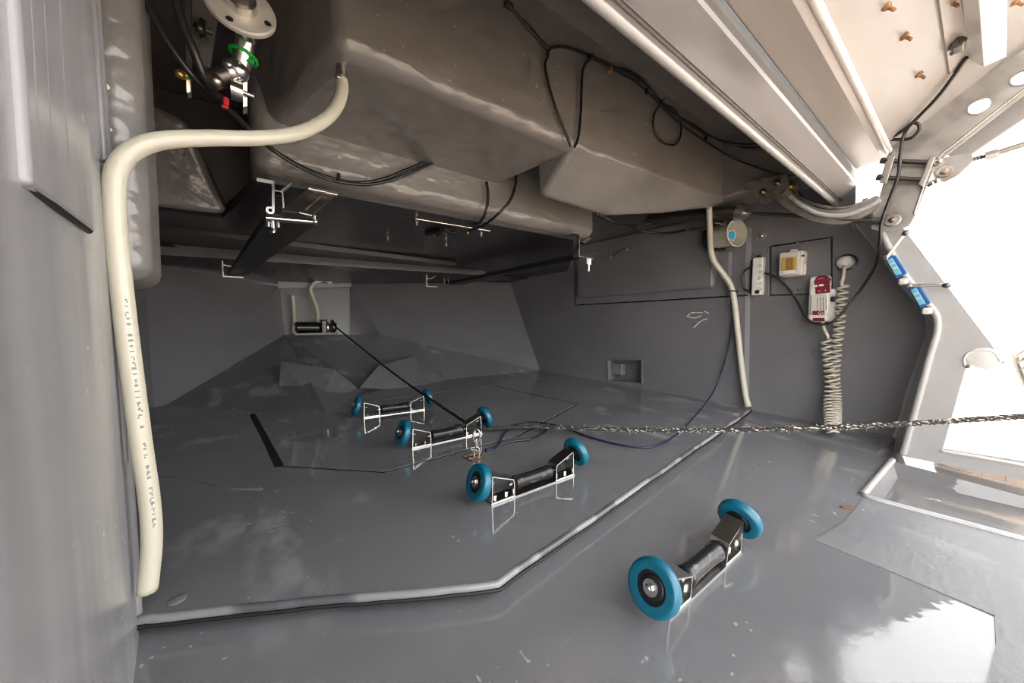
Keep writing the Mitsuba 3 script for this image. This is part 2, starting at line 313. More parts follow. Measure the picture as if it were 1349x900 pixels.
sp = struct('floor_swim_platform', join(box([2.0, -2.2, -.16], [9, 3.6, .08]), hull([A(2.62, .02, -.04), A(2.62, -4, -.04), A(6, .3, -.04), A(6, -4, -.04), A(2.62, .02, -.3), A(2.62, -4, -.3), A(6, .3, -.3), A(6, -4, -.3)], .05)), 'teak')
for k in range(3):
    put('moulding_edge', hull([A(2.75 + .28 * k, .0 - .12 * k, .015 + .01 * k), A(2.9 + .28 * k, -.9, .015 + .01 * k), A(3.8, -.9, .015 + .01 * k), A(3.8, .0 - .12 * k, .015 + .01 * k)], .02), 'gelcoat_white', sp, smooth=True)

# left wall, so close to the lens that it fills the left edge
Le, Ln = A(-.205, .97), A(-.062, -.18)
ld = (Ln - Le) / np.linalg.norm(Ln - Le); ln = A(ld[1], -ld[0]); ln = ln if ln[0] > 0 else -ln   # ln: into the room
def LW(t, z, o=0.0): q = Le + ld * t + ln * o; return A(q[0], q[1], z)
LL = np.linalg.norm(Ln - Le)
wl = struct('wall_left', slab([LW(0, ZF - .08), LW(LL, ZF - .08), LW(LL, 1.75), LW(0, 1.75)], (-ln[0] * .06, -ln[1] * .06, 0)), 'paint_left')
def on_left(px, py, o=0.0):
    r = ray(px, py); q = Le + ln * o; t = ((q - EYE[:2]) @ ln) / (r[:2] @ ln); return EYE + r * t
put('corner_bead', cable([LW(.0, ZP, .0), LW(.0, .4, .002), LW(0, .9, .003), LW(0, 1.7, .002)], .0075, 10, .05), 'paint_left', wl, smooth=True)
put('corner_bead', cable([LW(.022, .35, .0), LW(.022, .9, .002), LW(.022, 1.7, .002)], .005, 10, .05), 'paint_left', wl, smooth=True)
lpn = [on_left(28, 236), on_left(115, 300), on_left(98, -40), on_left(8, -40)]
lo = A(ln[0], ln[1], 0)
put('raised_panel', hull([p + lo * d for p in lpn for d in (-.012, .0005)], .006, 12), 'paint_left', wl, label='raised panel with a dark lower edge')
put('panel_shadow_gap', tube([on_left(36, 243, .001), on_left(76, 275, .001), on_left(117, 304, .001)], .0042, 8), 'sealant_black', wl)
for px in (44, 62, 84):
    put('panel_rib', tube([on_left(px, 225, .003), on_left(px - 14, -40, .003)], .004, 8), 'paint_left', wl, smooth=True)

# ---------------------------------------------------------------- setting: back wall of flat hull plates
v1, v2, v3, v9 = Z(203, 543, ZP), Y(375, 441, 4.0), Y(462, 441, 4.0), Y(500, 441, 3.68)
v4, v5, v6 = Y(369, 378, 4.05), Y(462, 374, 4.05), Y(190, 345, 3.5)
v7, v8 = X(672, 372, xw), X(711, 488, xw)
lf0, lf6 = A(-1.4, 3.3, ZP + .05), A(-1.4, 3.6, 1.02)
f1, f2, f3, f4 = Z(340, 548, ZP), Z(432, 547, ZP), Z(482, 512, ZP), Z(600, 499, ZP)
S0 = (.0, .12, -.04)
wb = struct('wall_back', slab([lf0 + A(0, .5, -.05), v1 + A(0, .5, 0), v6 + A(0, .5, 0), lf6 + A(0, .5, 0)], (0, .1, 0)), 'paint_wall')
for q in ([v1, v2, v4, v6], [v1, v6, lf6, lf0], [v3, v9, v7, v5], [v9, v8, v7]):
    put('hull_plate', slab(q, S0), 'paint_wall', wb, smooth=False)
put('winch_recess', slab([v2 + A(-.02, .03, -.05), v3 + A(.0, .03, -.05), v5 + A(0, .03, .03), v4 + A(-.02, .03, .03)], (0, .1, 0)), 'grey_strip', wb, smooth=False, label='pale panel behind the winch')
for q in ([lf0, v1, A(-1.4, 2.9, ZP)], [v1, v2, f1], [v2, v9, f3], [v2, f1, f2], [v2, f2, f3], [v9, v8, f4], [v9, f3, f4]):
    put('bow_plate', slab(q, (0, .1, -.12)), 'paint_floor', wb, smooth=False)
put('recess_cheek', slab([v3 + A(.0, -.002, .0), v5 + A(0, 0, 0), v5 + A(.05, .1, 0), v3 + A(.05, .1, 0)], (.02, 0, 0)), 'paint_wall', wb, smooth=False)
def lump(front, back):
    return hull(list(front) + [p + A(0.0, .45, -.14) for p in front] + list(back), .004, 8)
put('stringer_end', lump([Y(367, 516, 2.95), Y(371, 477, 3.12), Y(440, 487, 2.98), Y(420, 539, 2.70), Y(469, 511, 3.0)], []), 'paint_floor', wb, smooth=False, label='faceted stringer end left of the centre')
put('stringer_end', lump([Y(475, 510, 3.05), Y(498, 483, 3.12), Y(545, 470, 3.25), Y(586, 494, 3.2), Y(572, 519, 2.95)], []), 'paint_floor', wb, smooth=False, label='faceted stringer end right of the centre')
struct('wall_outer', join(box([-1.45, 2.4, .85], [.06, 3.2, 1.9]), box([-.85, .93, .85], [1.22, .06, 1.9]), box([.7, 4.55, .85], [4.4, .06, 1.9])), 'paint_wall')

# ---------------------------------------------------------------- setting: moulded ceiling
ce = struct('ceiling', join(box([.65, 2.55, 1.80], [4.3, 4.2, .06]), box([1.15, .62, 2.2], [3.0, .34, .8])), 'fibreglass')
R = .045
put('moulded_box', hull([A(.19 + R, 1.0 + R, 1.307 + R), A(1.06, 1.0 + R, 1.307 + R), A(1.0, 1.57, 1.307 + R), A(.04 + R, 1.62, 1.307 + R),
     A(.15 + R, 1.0 + R, 1.8), A(1.06, 1.0 + R, 1.8), A(1.0, 1.5, 1.8), A(-.05 + R, 1.55, 1.8)], R, 32), 'fibreglass', ce, label='large moulded box with a rounded lower edge')
R2 = .03
put('moulded_box', hull([A(1.06 + R2, 1.0 + R2, 1.307 + R2), A(2.46, 1.0 + R2, 1.37 + R2), A(1.06 + R2, 1.19, 1.175 + R2), A(1.53, 1.21, 1.175 + R2), A(1.95, 1.13, 1.245 + R2), A(2.46, 1.06, 1.36 + R2),
     A(1.06 + R2, 1.0 + R2, 1.85), A(2.46, 1.0 + R2, 1.85), A(1.06 + R2, 1.24, 1.85), A(2.46, 1.24, 1.85)], R2, 32), 'fibreglass', ce, label='smaller moulded box with a wedge-shaped underside')
put('ledge', hull([A(.02 + .06, 1.5 + .06, 1.14 + .06), A(1.72, 1.47 + .06, 1.135 + .06), A(.02 + .06, 2.6, 1.2), A(1.72, 2.6, 1.2), A(.02 + .06, 1.56, 1.75), A(1.72, 1.56, 1.75), A(.08, 2.6, 1.75), A(1.72, 2.6, 1.75)], .06, 32), 'fibreglass', ce, label='rounded ledge along the front of the low ceiling')
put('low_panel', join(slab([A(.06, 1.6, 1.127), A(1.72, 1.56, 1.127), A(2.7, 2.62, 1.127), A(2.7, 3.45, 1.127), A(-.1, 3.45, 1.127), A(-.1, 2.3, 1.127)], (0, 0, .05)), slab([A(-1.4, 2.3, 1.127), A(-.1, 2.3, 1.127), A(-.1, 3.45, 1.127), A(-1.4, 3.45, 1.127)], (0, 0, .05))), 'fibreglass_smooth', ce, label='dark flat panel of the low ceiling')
put('ledge', hull([A(-1.35, 2.33, 1.16), A(.1, 2.33, 1.16), A(-1.35, 2.9, 1.16), A(.1, 2.9, 1.16), A(-1.35, 2.5, 1.75), A(.1, 2.5, 1.75), A(-1.35, 2.9, 1.75), A(.1, 2.9, 1.75)], .022, 24), 'fibreglass', ce)
put('stepped_block', hull([Y(206, 152, 1.95), Y(236, 166, 1.95), Y(283, 272, 2.05), Y(205, 262, 2.05), Y(206, 152, 2.4), Y(236, 166, 2.4), Y(290, 272, 2.4), Y(205, 262, 2.4)], .03, 16), 'fibreglass', ce)
put('grey_strip', slab([Y(186, 318, 3.34), Y(637, 356, 3.16), Y(640, 363, 3.10), Y(186, 334, 3.28)], (0, 0, .03)), 'grey_strip', ce, label='pale grey strip across the low ceiling')
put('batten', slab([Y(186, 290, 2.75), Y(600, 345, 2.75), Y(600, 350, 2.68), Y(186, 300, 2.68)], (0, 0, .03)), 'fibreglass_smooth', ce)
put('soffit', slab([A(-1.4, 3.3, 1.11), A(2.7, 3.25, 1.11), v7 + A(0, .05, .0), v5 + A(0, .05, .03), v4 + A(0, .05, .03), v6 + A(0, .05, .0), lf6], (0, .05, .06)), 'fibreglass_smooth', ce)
put('recess_band', slab([Y(366, 366, 3.98), Y(463, 366, 3.98), Y(463, 378, 3.98), Y(366, 380, 3.98)], (0, .04, 0)), 'paint_wall', ce)
put('side_block', hull([A(2.44, 1.1, 1.40), A(2.44, .57, 1.42), A(2.44, 1.1, 1.8), A(2.44, .57, 1.8), A(2.75, 1.1, 1.40), A(2.75, .57, 1.42), A(2.75, 1.1, 1.8), A(2.75, .57, 1.8)], .015, 12), 'fibreglass', ce, label='block that carries the hatch hinge')
put('side_pillar', hull([A(-.36, 1.035, .735), A(-.20, 1.035, .735), A(-.22, 1.25, .735), A(-.36, 1.25, .735), A(-.36, 1.035, 1.8), A(-.185, 1.035, 1.8), A(-.205, 1.25, 1.8), A(-.36, 1.25, 1.8)], .04, 24), 'fibreglass', ce, label='rounded pillar behind the left wall')
for q in [(129, 42), (131, 51), (133, 68), (131, 88), (134, 96), (139, 114), (145, 171), (153, 255)]:
    put('filler_dab', trimesh.creation.icosphere(2, rng.uniform(.003, .006), ).apply_translation(Y(*q, .995)), 'scuff_white', ce, smooth=True)
# opening head: rounded lip, broad bright flange and brown seal behind it
def profile(pts, x0, x1, r=0.0, t=None):
    return hull([A(x, y, z) for y, z in pts for x in (x0, x1)], r, 12)
tp = struct('trim_3', profile([(.480, 1.245), (.375, 1.275), (.38, 1.30), (.485, 1.27)], -.3, 2.62), 'flange_sheen')
put('rounded_lip', cyl([-.3, .482, 1.250], [2.62, .482, 1.250], .013, 16), 'gelcoat', tp, smooth=True)
put('lip_groove', join(cyl([-.3, .458, 1.2505], [2.55, .458, 1.2505], .0022, 8), cyl([-.3, .450, 1.2525], [2.55, .450, 1.2525], .0022, 8)), 'seal_brown', tp)
put('upstand', profile([(.485, 1.26), (.505, 1.26), (.505, 1.85), (.485, 1.85)], -.3, 2.75), 'seal_brown', tp)
put('corner_gusset', slab([A(2.62, .482, 1.235), A(2.62, .375, 1.27), A(2.40, .378, 1.272), A(2.70, .42, 1.12)], (.02, .02, .03)), 'gelcoat', tp)
put('seal_face', profile([(.375, 1.275), (.42, 1.46), (.44, 1.46), (.40, 1.275)], -.3, 2.62), 'seal_brown', tp)

# ---------------------------------------------------------------- hatch door raised over the opening
ho, hd = A(.285, 1.40), A(-.80, .60); hn = A(-.60, -.80)          # inner face of the panel: origin, slope, normal (down and outward)
def H(px, py, o=0.0):
    r = ray(px, py); q = ho + hn * o; t = ((q - EYE[1:]) @ hn) / (r[1:] @ hn); return EYE + r * t
def HP(x, s, o=0.0): q = ho + hd * s + hn * o; return A(x, q[0], q[1])
hx0, hx1 = -.45, 2.40
hk = thing('hatch_door', 'big white hatch door propped open over the garage opening', 'hatch')
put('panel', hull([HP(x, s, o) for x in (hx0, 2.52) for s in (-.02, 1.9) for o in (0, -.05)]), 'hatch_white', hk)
put('frame_beam', hull([A(x, *q) for x in (hx0, 2.44) for q in ((.385, 1.375), (.30, 1.388), (.285, 1.40), (.26, 1.46), (.37, 1.50))], .006, 10), 'hatch_white', hk, label='wide lower beam of the hatch')
put('beam_ridge', cyl(HP(hx0, .01, .008), HP(2.42, .01, .008), .012, 12), 'gelcoat_white', hk, smooth=True)
q0 = [H(1237, 4), H(1249, 97), H(1300, 60), H(1282, -40)]
put('doubler_plate', slab([H(1228, -40, .0), H(1249, 97, .0), H(1277, 78, .0), H(1255, -40, .0)], (0, hn[0] * .008, hn[1] * .008)), 'hatch_white', hk)
ra, rb_ = H(1276, 76), H(1258, -60); rc, rd = H(1303, 64), H(1296, -60)
put('stiffener', hull([p + A(0, *(hn * o)) for p in (ra, rb_, rc, rd) for o in (0, .06)], .003, 8), 'gelcoat_white', hk, label='white stiffener bar')
for q in [(1168, 8), (1191, 47), (1210, 98), (1337, 2), (1301, 49), (1252, 3)]:
    p = H(*q); m = trimesh.creation.icosphere(3, .011); m.vertices *= 1 + .35 * (meshkit.noise(m.vertices * 160 + q[0]) - .5)[:, None]
    sc = put('screw', xform(join(m, cyl([0, 0, 0], A(0, *hn) * .026, .0045, 8)), trimesh.transformations.translation_matrix(p)), 'orange_sealant', hk, smooth=True, label='screw end in brown sealant')
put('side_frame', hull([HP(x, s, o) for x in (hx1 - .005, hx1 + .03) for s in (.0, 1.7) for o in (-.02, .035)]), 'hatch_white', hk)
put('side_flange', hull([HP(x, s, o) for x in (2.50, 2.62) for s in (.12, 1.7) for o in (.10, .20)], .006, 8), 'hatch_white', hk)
put('edge_seal', tube([X(1205, 160, 2.405), X(1240, 133, 2.405), X(1349, 66, 2.405), X(1400, 40, 2.405)], .004, 6), 'sealant_black', hk)
put('cable_clamp', join(rbox(H(1262, 60, .02), [.05, .03, .03], .006), cyl(H(1255, 70, .02), H(1270, 52, .03), .008)), 'dark_steel', hk)

# hinge arm, gooseneck and their fittings
xa = 2.39
arm = Polygon(yz([X(*q, xa) for q in [(1150, 300), (1160, 303), (1178, 303), (1196, 296), (1204, 282), (1216, 250), (1229, 218), (1245, 203), (1349, 122), (1420, 75), (1420, 15), (1349, 68), (1240, 138), (1205, 168), (1178, 200), (1162, 255)]]))
def disc(px, py, r): q = X(px, py, xa); return Point(q[1], q[2]).buffer(r, 24)
arm = arm.buffer(.006).difference(disc(1290, 140, .028)).difference(disc(1347, 102, .026))
ar = put('hinge_arm', plate_x(arm, xa, .012), 'arm_steel', hk, label='brushed metal hinge arm with round holes')
put('hole_rim', join(*[plate_x(disc(px, py, r + .004).difference(disc(px, py, r)), xa - .004, .004) for px, py, r in ((1290, 140, .028), (1347, 102, .026))]), 'arm_steel', ar)
put('edge_flange', cable([X(*q, xa - .004) for q in [(1204, 282), (1222, 232), (1240, 204), (1255, 192), (1349, 118), (1420, 72)]], .004, 8), 'arm_steel', ar, smooth=True)
for px, py in ((1175, 290),):
    put('pivot_washer', lathe([(0, .006), (.026, .006), (.030, 0)], X(px, py, xa), (-1, 0, 0), 28), 'steel_worn', ar)
    put('bolt', lathe([(0, .016), (.008, .015), (.011, .010), (.012, 0)], X(px, py, xa - .006), (-1, 0, 0), 16), 'dark_steel', ar, smooth=True)
up = spline([(1043, 252, 0), (1056, 264, 0), (1080, 276, 0), (1110, 277, 0), (1140, 268, 0), (1158, 259, 0)], 3)[:, :2]
lo_ = spline([(1160, 272, 0), (1140, 286, 0), (1110, 296, 0), (1075, 293, 0), (1040, 277, 0), (1018, 258, 0)], 3)[:, :2]
put('gooseneck', plate_x(Polygon(yz([X(*q, xa) for q in np.vstack([up, lo_])])).buffer(0), xa - .02, .03), 'arm_steel', ar, label='curved gooseneck')
put('gooseneck_rail', cable([X(*q, xa - .028) for q in [(1040, 258), (1056, 271), (1080, 282), (1110, 284), (1140, 274), (1160, 263)]], .011, 10), 'gelcoat', ar, smooth=True, label='pale rail along the gooseneck')
put('gooseneck_rail', cable([X(*q, xa + .02) for q in [(1046, 250), (1060, 262), (1085, 272), (1112, 274), (1140, 266), (1156, 259)]], .008, 10), 'steel_worn', ar, smooth=True)
put('tie_bar', join(cyl(X(1100, 290, xa - .01), X(1160, 291, xa - .015), .010, 14), cyl(X(1150, 291, xa - .014), X(1161, 291, xa - .014), .016, 14)), 'dark_steel', ar)
cl = thing('clamp', 'two dark rods and flat bars clamped across the hinge arm', 'clamp')
for (a, b_) in (((1163, 212), (1226, 214)), ((1158, 234), (1218, 237))):
    rd_ = put('rod', cyl(X(*a, xa - .035), X(*b_, xa - .035), .0095, 14), 'dark_steel', cl, smooth=40)
    put('nut', lathe([(0, -.010), (.012, -.008), (.015, 0), (.015, .018), (0, .018)], X(*a, xa - .035), X(*b_, xa - .035) - X(*a, xa - .035), 6), 'dark_steel', rd_, smooth=False)
put('flat_bar', hull([X(*q, xx) for q in [(1170, 205), (1178, 206), (1167, 242), (1160, 240)] for xx in (xa - .02, xa - .045)], .003, 8), 'arm_steel', cl)
put('flat_bar', hull([X(*q, xx) for q in [(1226, 206), (1231, 208), (1216, 246), (1211, 243)] for xx in (xa - .02, xa - .055)], .003, 8), 'arm_steel', cl)
for q in ((1233, 214), (1224, 243), (1230, 240)):
    put('cap_nut', lathe([(0, .02), (.008, .018), (.012, .008), (.012, 0)], X(*q, xa - .04), (-.6, -.8, 0), 10), 'steel', cl)
st = thing('strut', 'steel threaded rod with a clevis end reaching outside from the hinge arm', 'strut')
put('clevis', plate_x(Polygon(yz([X(*q, xa) for q in [(1229, 226), (1232, 214), (1245, 211), (1278, 206), (1281, 214), (1262, 232), (1245, 241), (1234, 239)]])).buffer(.003), xa - .03, .02), 'arm_steel', st)
put('pin', join(lathe([(0, .008), (.022, .008), (.026, 0)], X(1244, 226, xa - .03), (-1, 0, 0), 24), lathe([(0, .018), (.010, .017), (.012, 0)], X(1244, 226, xa - .036), (-1, 0, 0), 16)), 'steel_worn', st)
put('threaded_rod', lathe([(0, 0)] + [(.0085 if i % 2 else .0065, .004 * i / 1.0) for i in range(22)] + [(0, .088)], X(1278, 211, xa - .02), X(1305, 204, xa - .02) - X(1278, 211, xa - .02), 12), 'dark_steel', st)
put('lock_nut', lathe([(0, 0), (.019, 0), (.019, .03), (0, .03)], X(1298, 207, xa - .02), X(1312, 203, xa - .02) - X(1298, 207, xa - .02), 6), 'steel', st, smooth=False)
put('rod', cyl(X(1306, 204, xa - .02), X(1420, 168, xa - .02), .010, 16), 'arm_steel', st)
hb = thing('hinge_bracket', 'bolted hinge bracket under the ceiling at the root of the gooseneck', 'bracket')
put('plate', plate_x(Polygon(yz([X(*q, 2.36) for q in [(985, 243), (1008, 237), (1036, 232), (1038, 247), (1030, 256), (1012, 263), (1000, 262), (994, 252)]])).buffer(.008), 2.35, .014), 'steel_worn', hb)
put('plate', plate_x(Polygon(yz([X(*q, 2.42) for q in [(1036, 234), (1050, 234), (1051, 252), (1044, 261), (1034, 258)]])).buffer(.006), 2.415, .012), 'steel_worn', hb)
for q in ((1005, 253), (1024, 241)):
    put('bolt', lathe([(0, .024), (.010, .022), (.017, .012), (.018, 0)], X(*q, 2.35), (-1, 0, 0), 18), 'dark_steel', hb, smooth=True)
put('spring', tube([X(1041, 245, 2.40) + A(-.03 + .03 * t / 20, .014 * math.cos(t * 1.3), .014 * math.sin(t * 1.3)) for t in range(40)], .003, 6), 'brass', hb, smooth=True)
put('pivot_lug', lathe([(0, .02), (.03, .02), (.03, 0), (0, 0)], X(1010, 262, 2.40), (-1, 0, 0), 20), 'steel_worn', hb)
gs = thing('gas_strut', 'black gas strut lying under the ceiling above the round siren', 'gas strut')
g0, g1, g2, g3 = X(855, 289, 2.52), X(972, 280, 2.52), X(985, 281, 2.52), X(1152, 290, 2.47)
put('cylinder', cyl(g0, g1, .040, 24), 'dark_steel', gs, smooth=40)
put('end_cap', join(cyl(g1, g1 + (g2 - g1) * .8, .052, 24), cyl(g1 + (g2 - g1) * .5, g2 + (g2 - g1) * .4, .02, 20)), 'steel_worn', gs)
put('rod', cyl(g2, g3, .011, 14), 'dark_steel', gs, smooth=40)

# latches on the transom return
for i, (q, rod0, rod1, lab) in enumerate((((1180, 352), (1168, 340), (1193, 307), 'upper blue latch with a raised chrome rod on the grey transom edge'),
                                         ((1211, 391), (1198, 376), (1247, 376), 'lower blue latch with a level chrome rod on the grey transom edge'))):
    lk = thing('edge_latch', lab, 'latch', None)
    c = [X(q[0] + a, q[1] + b_, xr) for a, b_ in ((-12, -12), (0, -14), (14, 8), (2, 14))]
    put('housing', hull([p + A(d, 0, 0) for p in c for d in (0, -.02)], .004, 8), 'latch_blue', lk)
    cc = [X(q[0] + a, q[1] + b_, xr) for a, b_ in ((-10, -8), (-4, -11), (8, 9), (1, 11))]
    fk = put('lens', hull([p + A(d, 0, 0) for p in cc for d in (-.02, -.027)], .002, 8), 'latch_cyan', lk)
    for t in (.3, .6): put('divider', tube([cc[0] + (cc[3] - cc[0]) * t + A(-.030, 0, 0), cc[1] + (cc[2] - cc[1]) * t + A(-.030, 0, 0)], .0018, 6), 'white_plastic', fk)
    put('end_cap', rbox(X(q[0] + 10, q[1] + 19, xr - .01), [.03, .03, .03], .008), 'gelcoat_white', lk)
    a, b_ = X(*rod0, xr - .025), X(*rod1, xr - .03)
    rk = put('rod', join(cyl(a + A(0, .0, .006), b_ + A(0, 0, .004), .0028, 8), cyl(a - A(0, .0, .006), b_ - A(0, 0, .004), .0028, 8)), 'steel', lk)
    put('ball', lathe([(0, -.014), (.006, -.013), (.011, -.006), (.012, 0), (.011, .006), (.006, .013), (0, .014)], b_, b_ - a, 14), 'dark_steel', rk, smooth=True)
    put('base', lathe([(0, .022), (.010, .020), (.014, 0)], X(*rod0, xr), (-1, 0, 0), 14), 'steel', lk)
    put('pull_wire', cable([X(q[0] + 5, q[1] + 15, xr - .01), X(q[0] + 13, q[1] + 20, xr - .02), X(q[0] + 20, q[1] + 27, xr - .005)], .003, 6), 'dark_steel', lk)

# ---------------------------------------------------------------- cradle rollers on the deck
MESH = {}
hw = .024
MESH['base_plate'] = box([0, 0, .002], [.380, 2 * hw + .004, .004])
def strip(pts, w, t): 
    return plate_y(LineString(pts).buffer(t / 2, cap_style=2, join_style=1), 0, w)
for s in (-1, 1):
    body = strip([(s * .186, .004), (s * .183, .094), (s * .100, .062), (s * .097, .052), (s * .096, .004)], 2 * hw, .004)
    MESH['bracket', s] = join(body, box([s * .14, 0, .006], [.09, 2 * hw, .004]))
    ax = A(s * math.cos(.33), 0, math.sin(.33)); w0 = A(s * .222, 0, .079)
    tyre = [(.034, -.015), (.050, -.0165), (.0555, -.013), (.058, -.007), (.0585, 0), (.058, .007), (.0555, .013), (.050, .0165), (.034, .015), (.034, -.015)]
    MESH['tyre', s] = lathe(tyre, w0, ax, 48)
    MESH['hub', s] = join(lathe([(0, -.013), (.022, -.013), (.026, -.010), (.034, -.010), (.034, .010), (.027, .010), (.023, .013), (.014, .014), (0, .014)], w0, ax, 36))
    MESH['bolt', s] = join(lathe([(.0, .016), (.017, .016), (.017, .0135), (0, .0135)], w0, ax, 24), lathe([(0, .030), (.005, .029), (.0055, .025), (.009, .024), (.0095, .016), (0, .016)], w0, ax, 6))
    MESH['axle', s] = cyl(w0, A(s * .165, 0, .079 - .057 * math.tan(.33)), .006, 12)
    MESH['nut', s] = join(*[lathe([(0, .009), (.006, .009), (.0075, .007), (.0075, 0), (0, 0)], A(s * dx, 0, .008), (0, 0, 1), 6) for dx in (.115, .16)])
MESH['roller'] = lathe([(0, -.086), (.016, -.086), (.024, -.082), (.025, -.076), (.0225, -.05), (.0215, 0), (.0225, .05), (.025, .076), (.024, .082), (.016, .086), (0, .086)], A(0, 0, .036), (1, 0, 0), 32)
MESH['roller_pin'] = cyl([-.104, 0, .036], [.104, 0, .036], .006, 12)
PLY = {}
def rp(k, m, smooth): 
    if k not in PLY: PLY[k] = mikit.ply(tm(MESH[k]), m, smooth)
    return PLY[k]
def cradle(c, rot, label, tilt=0.0):
    k = thing('cradle_roller', label, 'roller', 'blue wheeled cradle rollers along the deck')
    M = T().translate([float(c[0]), float(c[1]), float(c[2])]).rotate([1, 0, 0], tilt).rotate([0, 0, 1], rot)
    def p(name, mk, m, parent, smooth=35, lab=None):
        kk = key_of(parent + '__' + name); scene[kk] = {**rp(mk, m, smooth), 'to_world': M}
        if lab: labels[kk] = {'label': lab}
        return kk
    p('base_plate', 'base_plate', 'steel', k, False)
    p('roller', 'roller', 'black_rubber', k, True, 'black rubber keel roller')
    p('pin', 'roller_pin', 'steel', k)
    for s in (-1, 1):
        b_ = p('bracket', ('bracket', s), 'steel', k)
        p('nut', ('nut', s), 'steel', b_)
        w = p('wheel', ('tyre', s), 'blue_rubber', k, 40, 'blue rubber wheel')
        p('hub', ('hub', s), 'black_plastic', w)
        p('bolt', ('bolt', s), 'steel', w)
        p('axle', ('axle', s), 'dark_steel', w)
    return k
def mid(a, b_, z): return (Z(*a, z) + Z(*b_, z)) / 2
for a, b_, z, rot, lab in (((477.5, 551), (562.4, 540.4), ZP, -6, 'blue wheeled roller farthest back, next to the hull plates'),
                           ((541.4, 592.6), (636.5, 571), ZP, -1, 'blue wheeled roller beside the rusty shackle plate'),
                           ((647.7, 666.7), (757, 626.7), ZP, -1.5, 'blue wheeled roller on the inner deck nearest the deck lip'),
                           ((882, 817), (977, 729), ZF, -1, 'nearest and largest-looking blue wheeled roller, on the lower floor outside the lip')):
    near = z == ZF
    a, b_ = (Zf(*a), Zf(*b_)) if near else (Z(*a, z), Z(*b_, z))
    c = (a + b_) / 2 + A(0, .025, .0005 + near * SL * .025)
    cradle(c, rot, lab, math.degrees(math.atan(SL)) if near else 0.0)

# shackle and rusty plate
sk = thing('shackle', 'steel shackle chain standing on a rusty plate by the second roller', 'shackle')
e0 = Z(628, 604, ZP)
put('pad_plate', hull([Z(*q, ZP + .001) for q in [(611, 601), (622, 608), (640, 600), (629, 596)]] + [Z(*q, ZP + .006) for q in [(611, 601), (622, 608), (640, 600), (629, 596)]]), 'rust', sk, label='rusty pad plate')
def link(c, w, h, r, tilt=0.0):
    t = np.linspace(0, 2 * math.pi, 28); q = np.stack([w * np.sign(np.cos(t)) * np.abs(np.cos(t)) ** .7, 0 * t, h * np.sin(t)], 1)
    q = q @ np.array([[math.cos(tilt), math.sin(tilt), 0], [-math.sin(tilt), math.cos(tilt), 0], [0, 0, 1]]); return tube(q + c, r, 8)
ang = -YAW
for i, (h, w, hh, tl) in enumerate(((.026, .012, .026, ang), (.066, .008, .022, ang + 1.2), (.100, .015, .028, ang))):
    put('link', link(e0 + A(0, 0, h), w, hh, .0035, tl), 'steel', sk, smooth=True)
put('pin', cyl(e0 + A(-.024, .012, .048), e0 + A(.004, -.004, .052), .005, 10), 'steel', sk)

# ---------------------------------------------------------------- winch, rope and lines
wc = Y(418, 433, 3.86); wz = v2[2] + .004
wk = thing('winch', 'small black electric winch on the ledge in front of the pale panel', 'winch')
wx0, wx1 = Y(389, 433, 3.86)[0], Y(441, 433, 3.86)[0]; wr_ = .055; wcz = wz + wr_ + .01; wy = 3.86
put('base_plate', box([(wx0 + wx1) / 2, wy, wz + .004], [wx1 - wx0 + .02, .16, .02]), 'black_plastic', wk)
put('motor', lathe([(0, 0), (wr_ * .8, 0), (wr_, .012), (wr_, .195), (wr_ * .8, .205), (0, .205)], A(wx0, wy, wcz), (1, 0, 0), 28), 'black_plastic', wk)
put('gearbox', rbox([wx0 + .235, wy, wcz + .005], [.055, .15, .14], .012), 'black_plastic', wk)
put('steel_band', cyl([wx0 + .245, wy, wcz], [wx0 + .275, wy, wcz], .062, 28), 'steel_worn', wk)
put('drum', cyl([wx0 + .27, wy, wcz], [wx1 - .02, wy, wcz], .038, 24), 'rope_dark', wk)
put('flange', join(cyl([wx1 - .03, wy, wcz], [wx1 - .012, wy, wcz], .075, 28), cyl([wx1 - .012, wy, wcz], [wx1 + .012, wy, wcz], .045, 20)), 'black_plastic', wk)
lc = single('winch_cable', cable([Y(385, 388, 3.95), Y(387, 405, 3.95), Y(388, 425, 3.92), Y(387, 436, 3.86), Y(390, 441, 3.84)], .019, 10, .02), 'cream_hose', 'short cream cable standing up at the left end of the winch', 'cable', smooth=True)
sc_ = single('winch_cable', cable([Y(419, 426, 3.86), Y(418, 408, 3.88), Y(412, 391, 3.9), Y(409, 381, 3.9), Y(415, 372, 3.9), Y(428, 369, 3.92)], .017, 10, .02), 'cream_hose', 'S-shaped cream cable from the winch up to the ceiling', 'cable', smooth=True)
put('gland', join(lathe([(0, 0), (.02, 0), (.02, .05), (0, .05)], Y(426, 369, 3.92), (1, 0, 0), 12), trimesh.creation.icosphere(2, .035).apply_translation(Y(434, 369, 3.93)), cyl(Y(433, 362, 3.93), Y(434, 370, 3.93), .022, 12)), 'white_plastic', sc_)
def twisted(path, r, lay=.05, strands=3, seed=0):
    p = np.asarray(path, float); t = np.gradient(p, axis=0); t /= np.linalg.norm(t, axis=1, keepdims=True)
    s = np.r_[0, np.cumsum(np.linalg.norm(np.diff(p, axis=0), axis=1))]; a, _, _ = frame(t[0]); ms = []
    b_ = np.cross(t, a); b_ /= np.linalg.norm(b_, axis=1, keepdims=True); a2 = np.cross(b_, t)
    for k in range(strands):
        f_ = 2 * math.pi * (s / lay + k / strands)
        ms.append(tube(p + r * .55 * (np.cos(f_)[:, None] * a2 + np.sin(f_)[:, None] * b_), r * .55, 6))
    return join(*ms)
rp0 = A(1.0, 1.60, .10)
rope0 = Z(640, 565, .035); rend = X(1420, 544, 2.30)
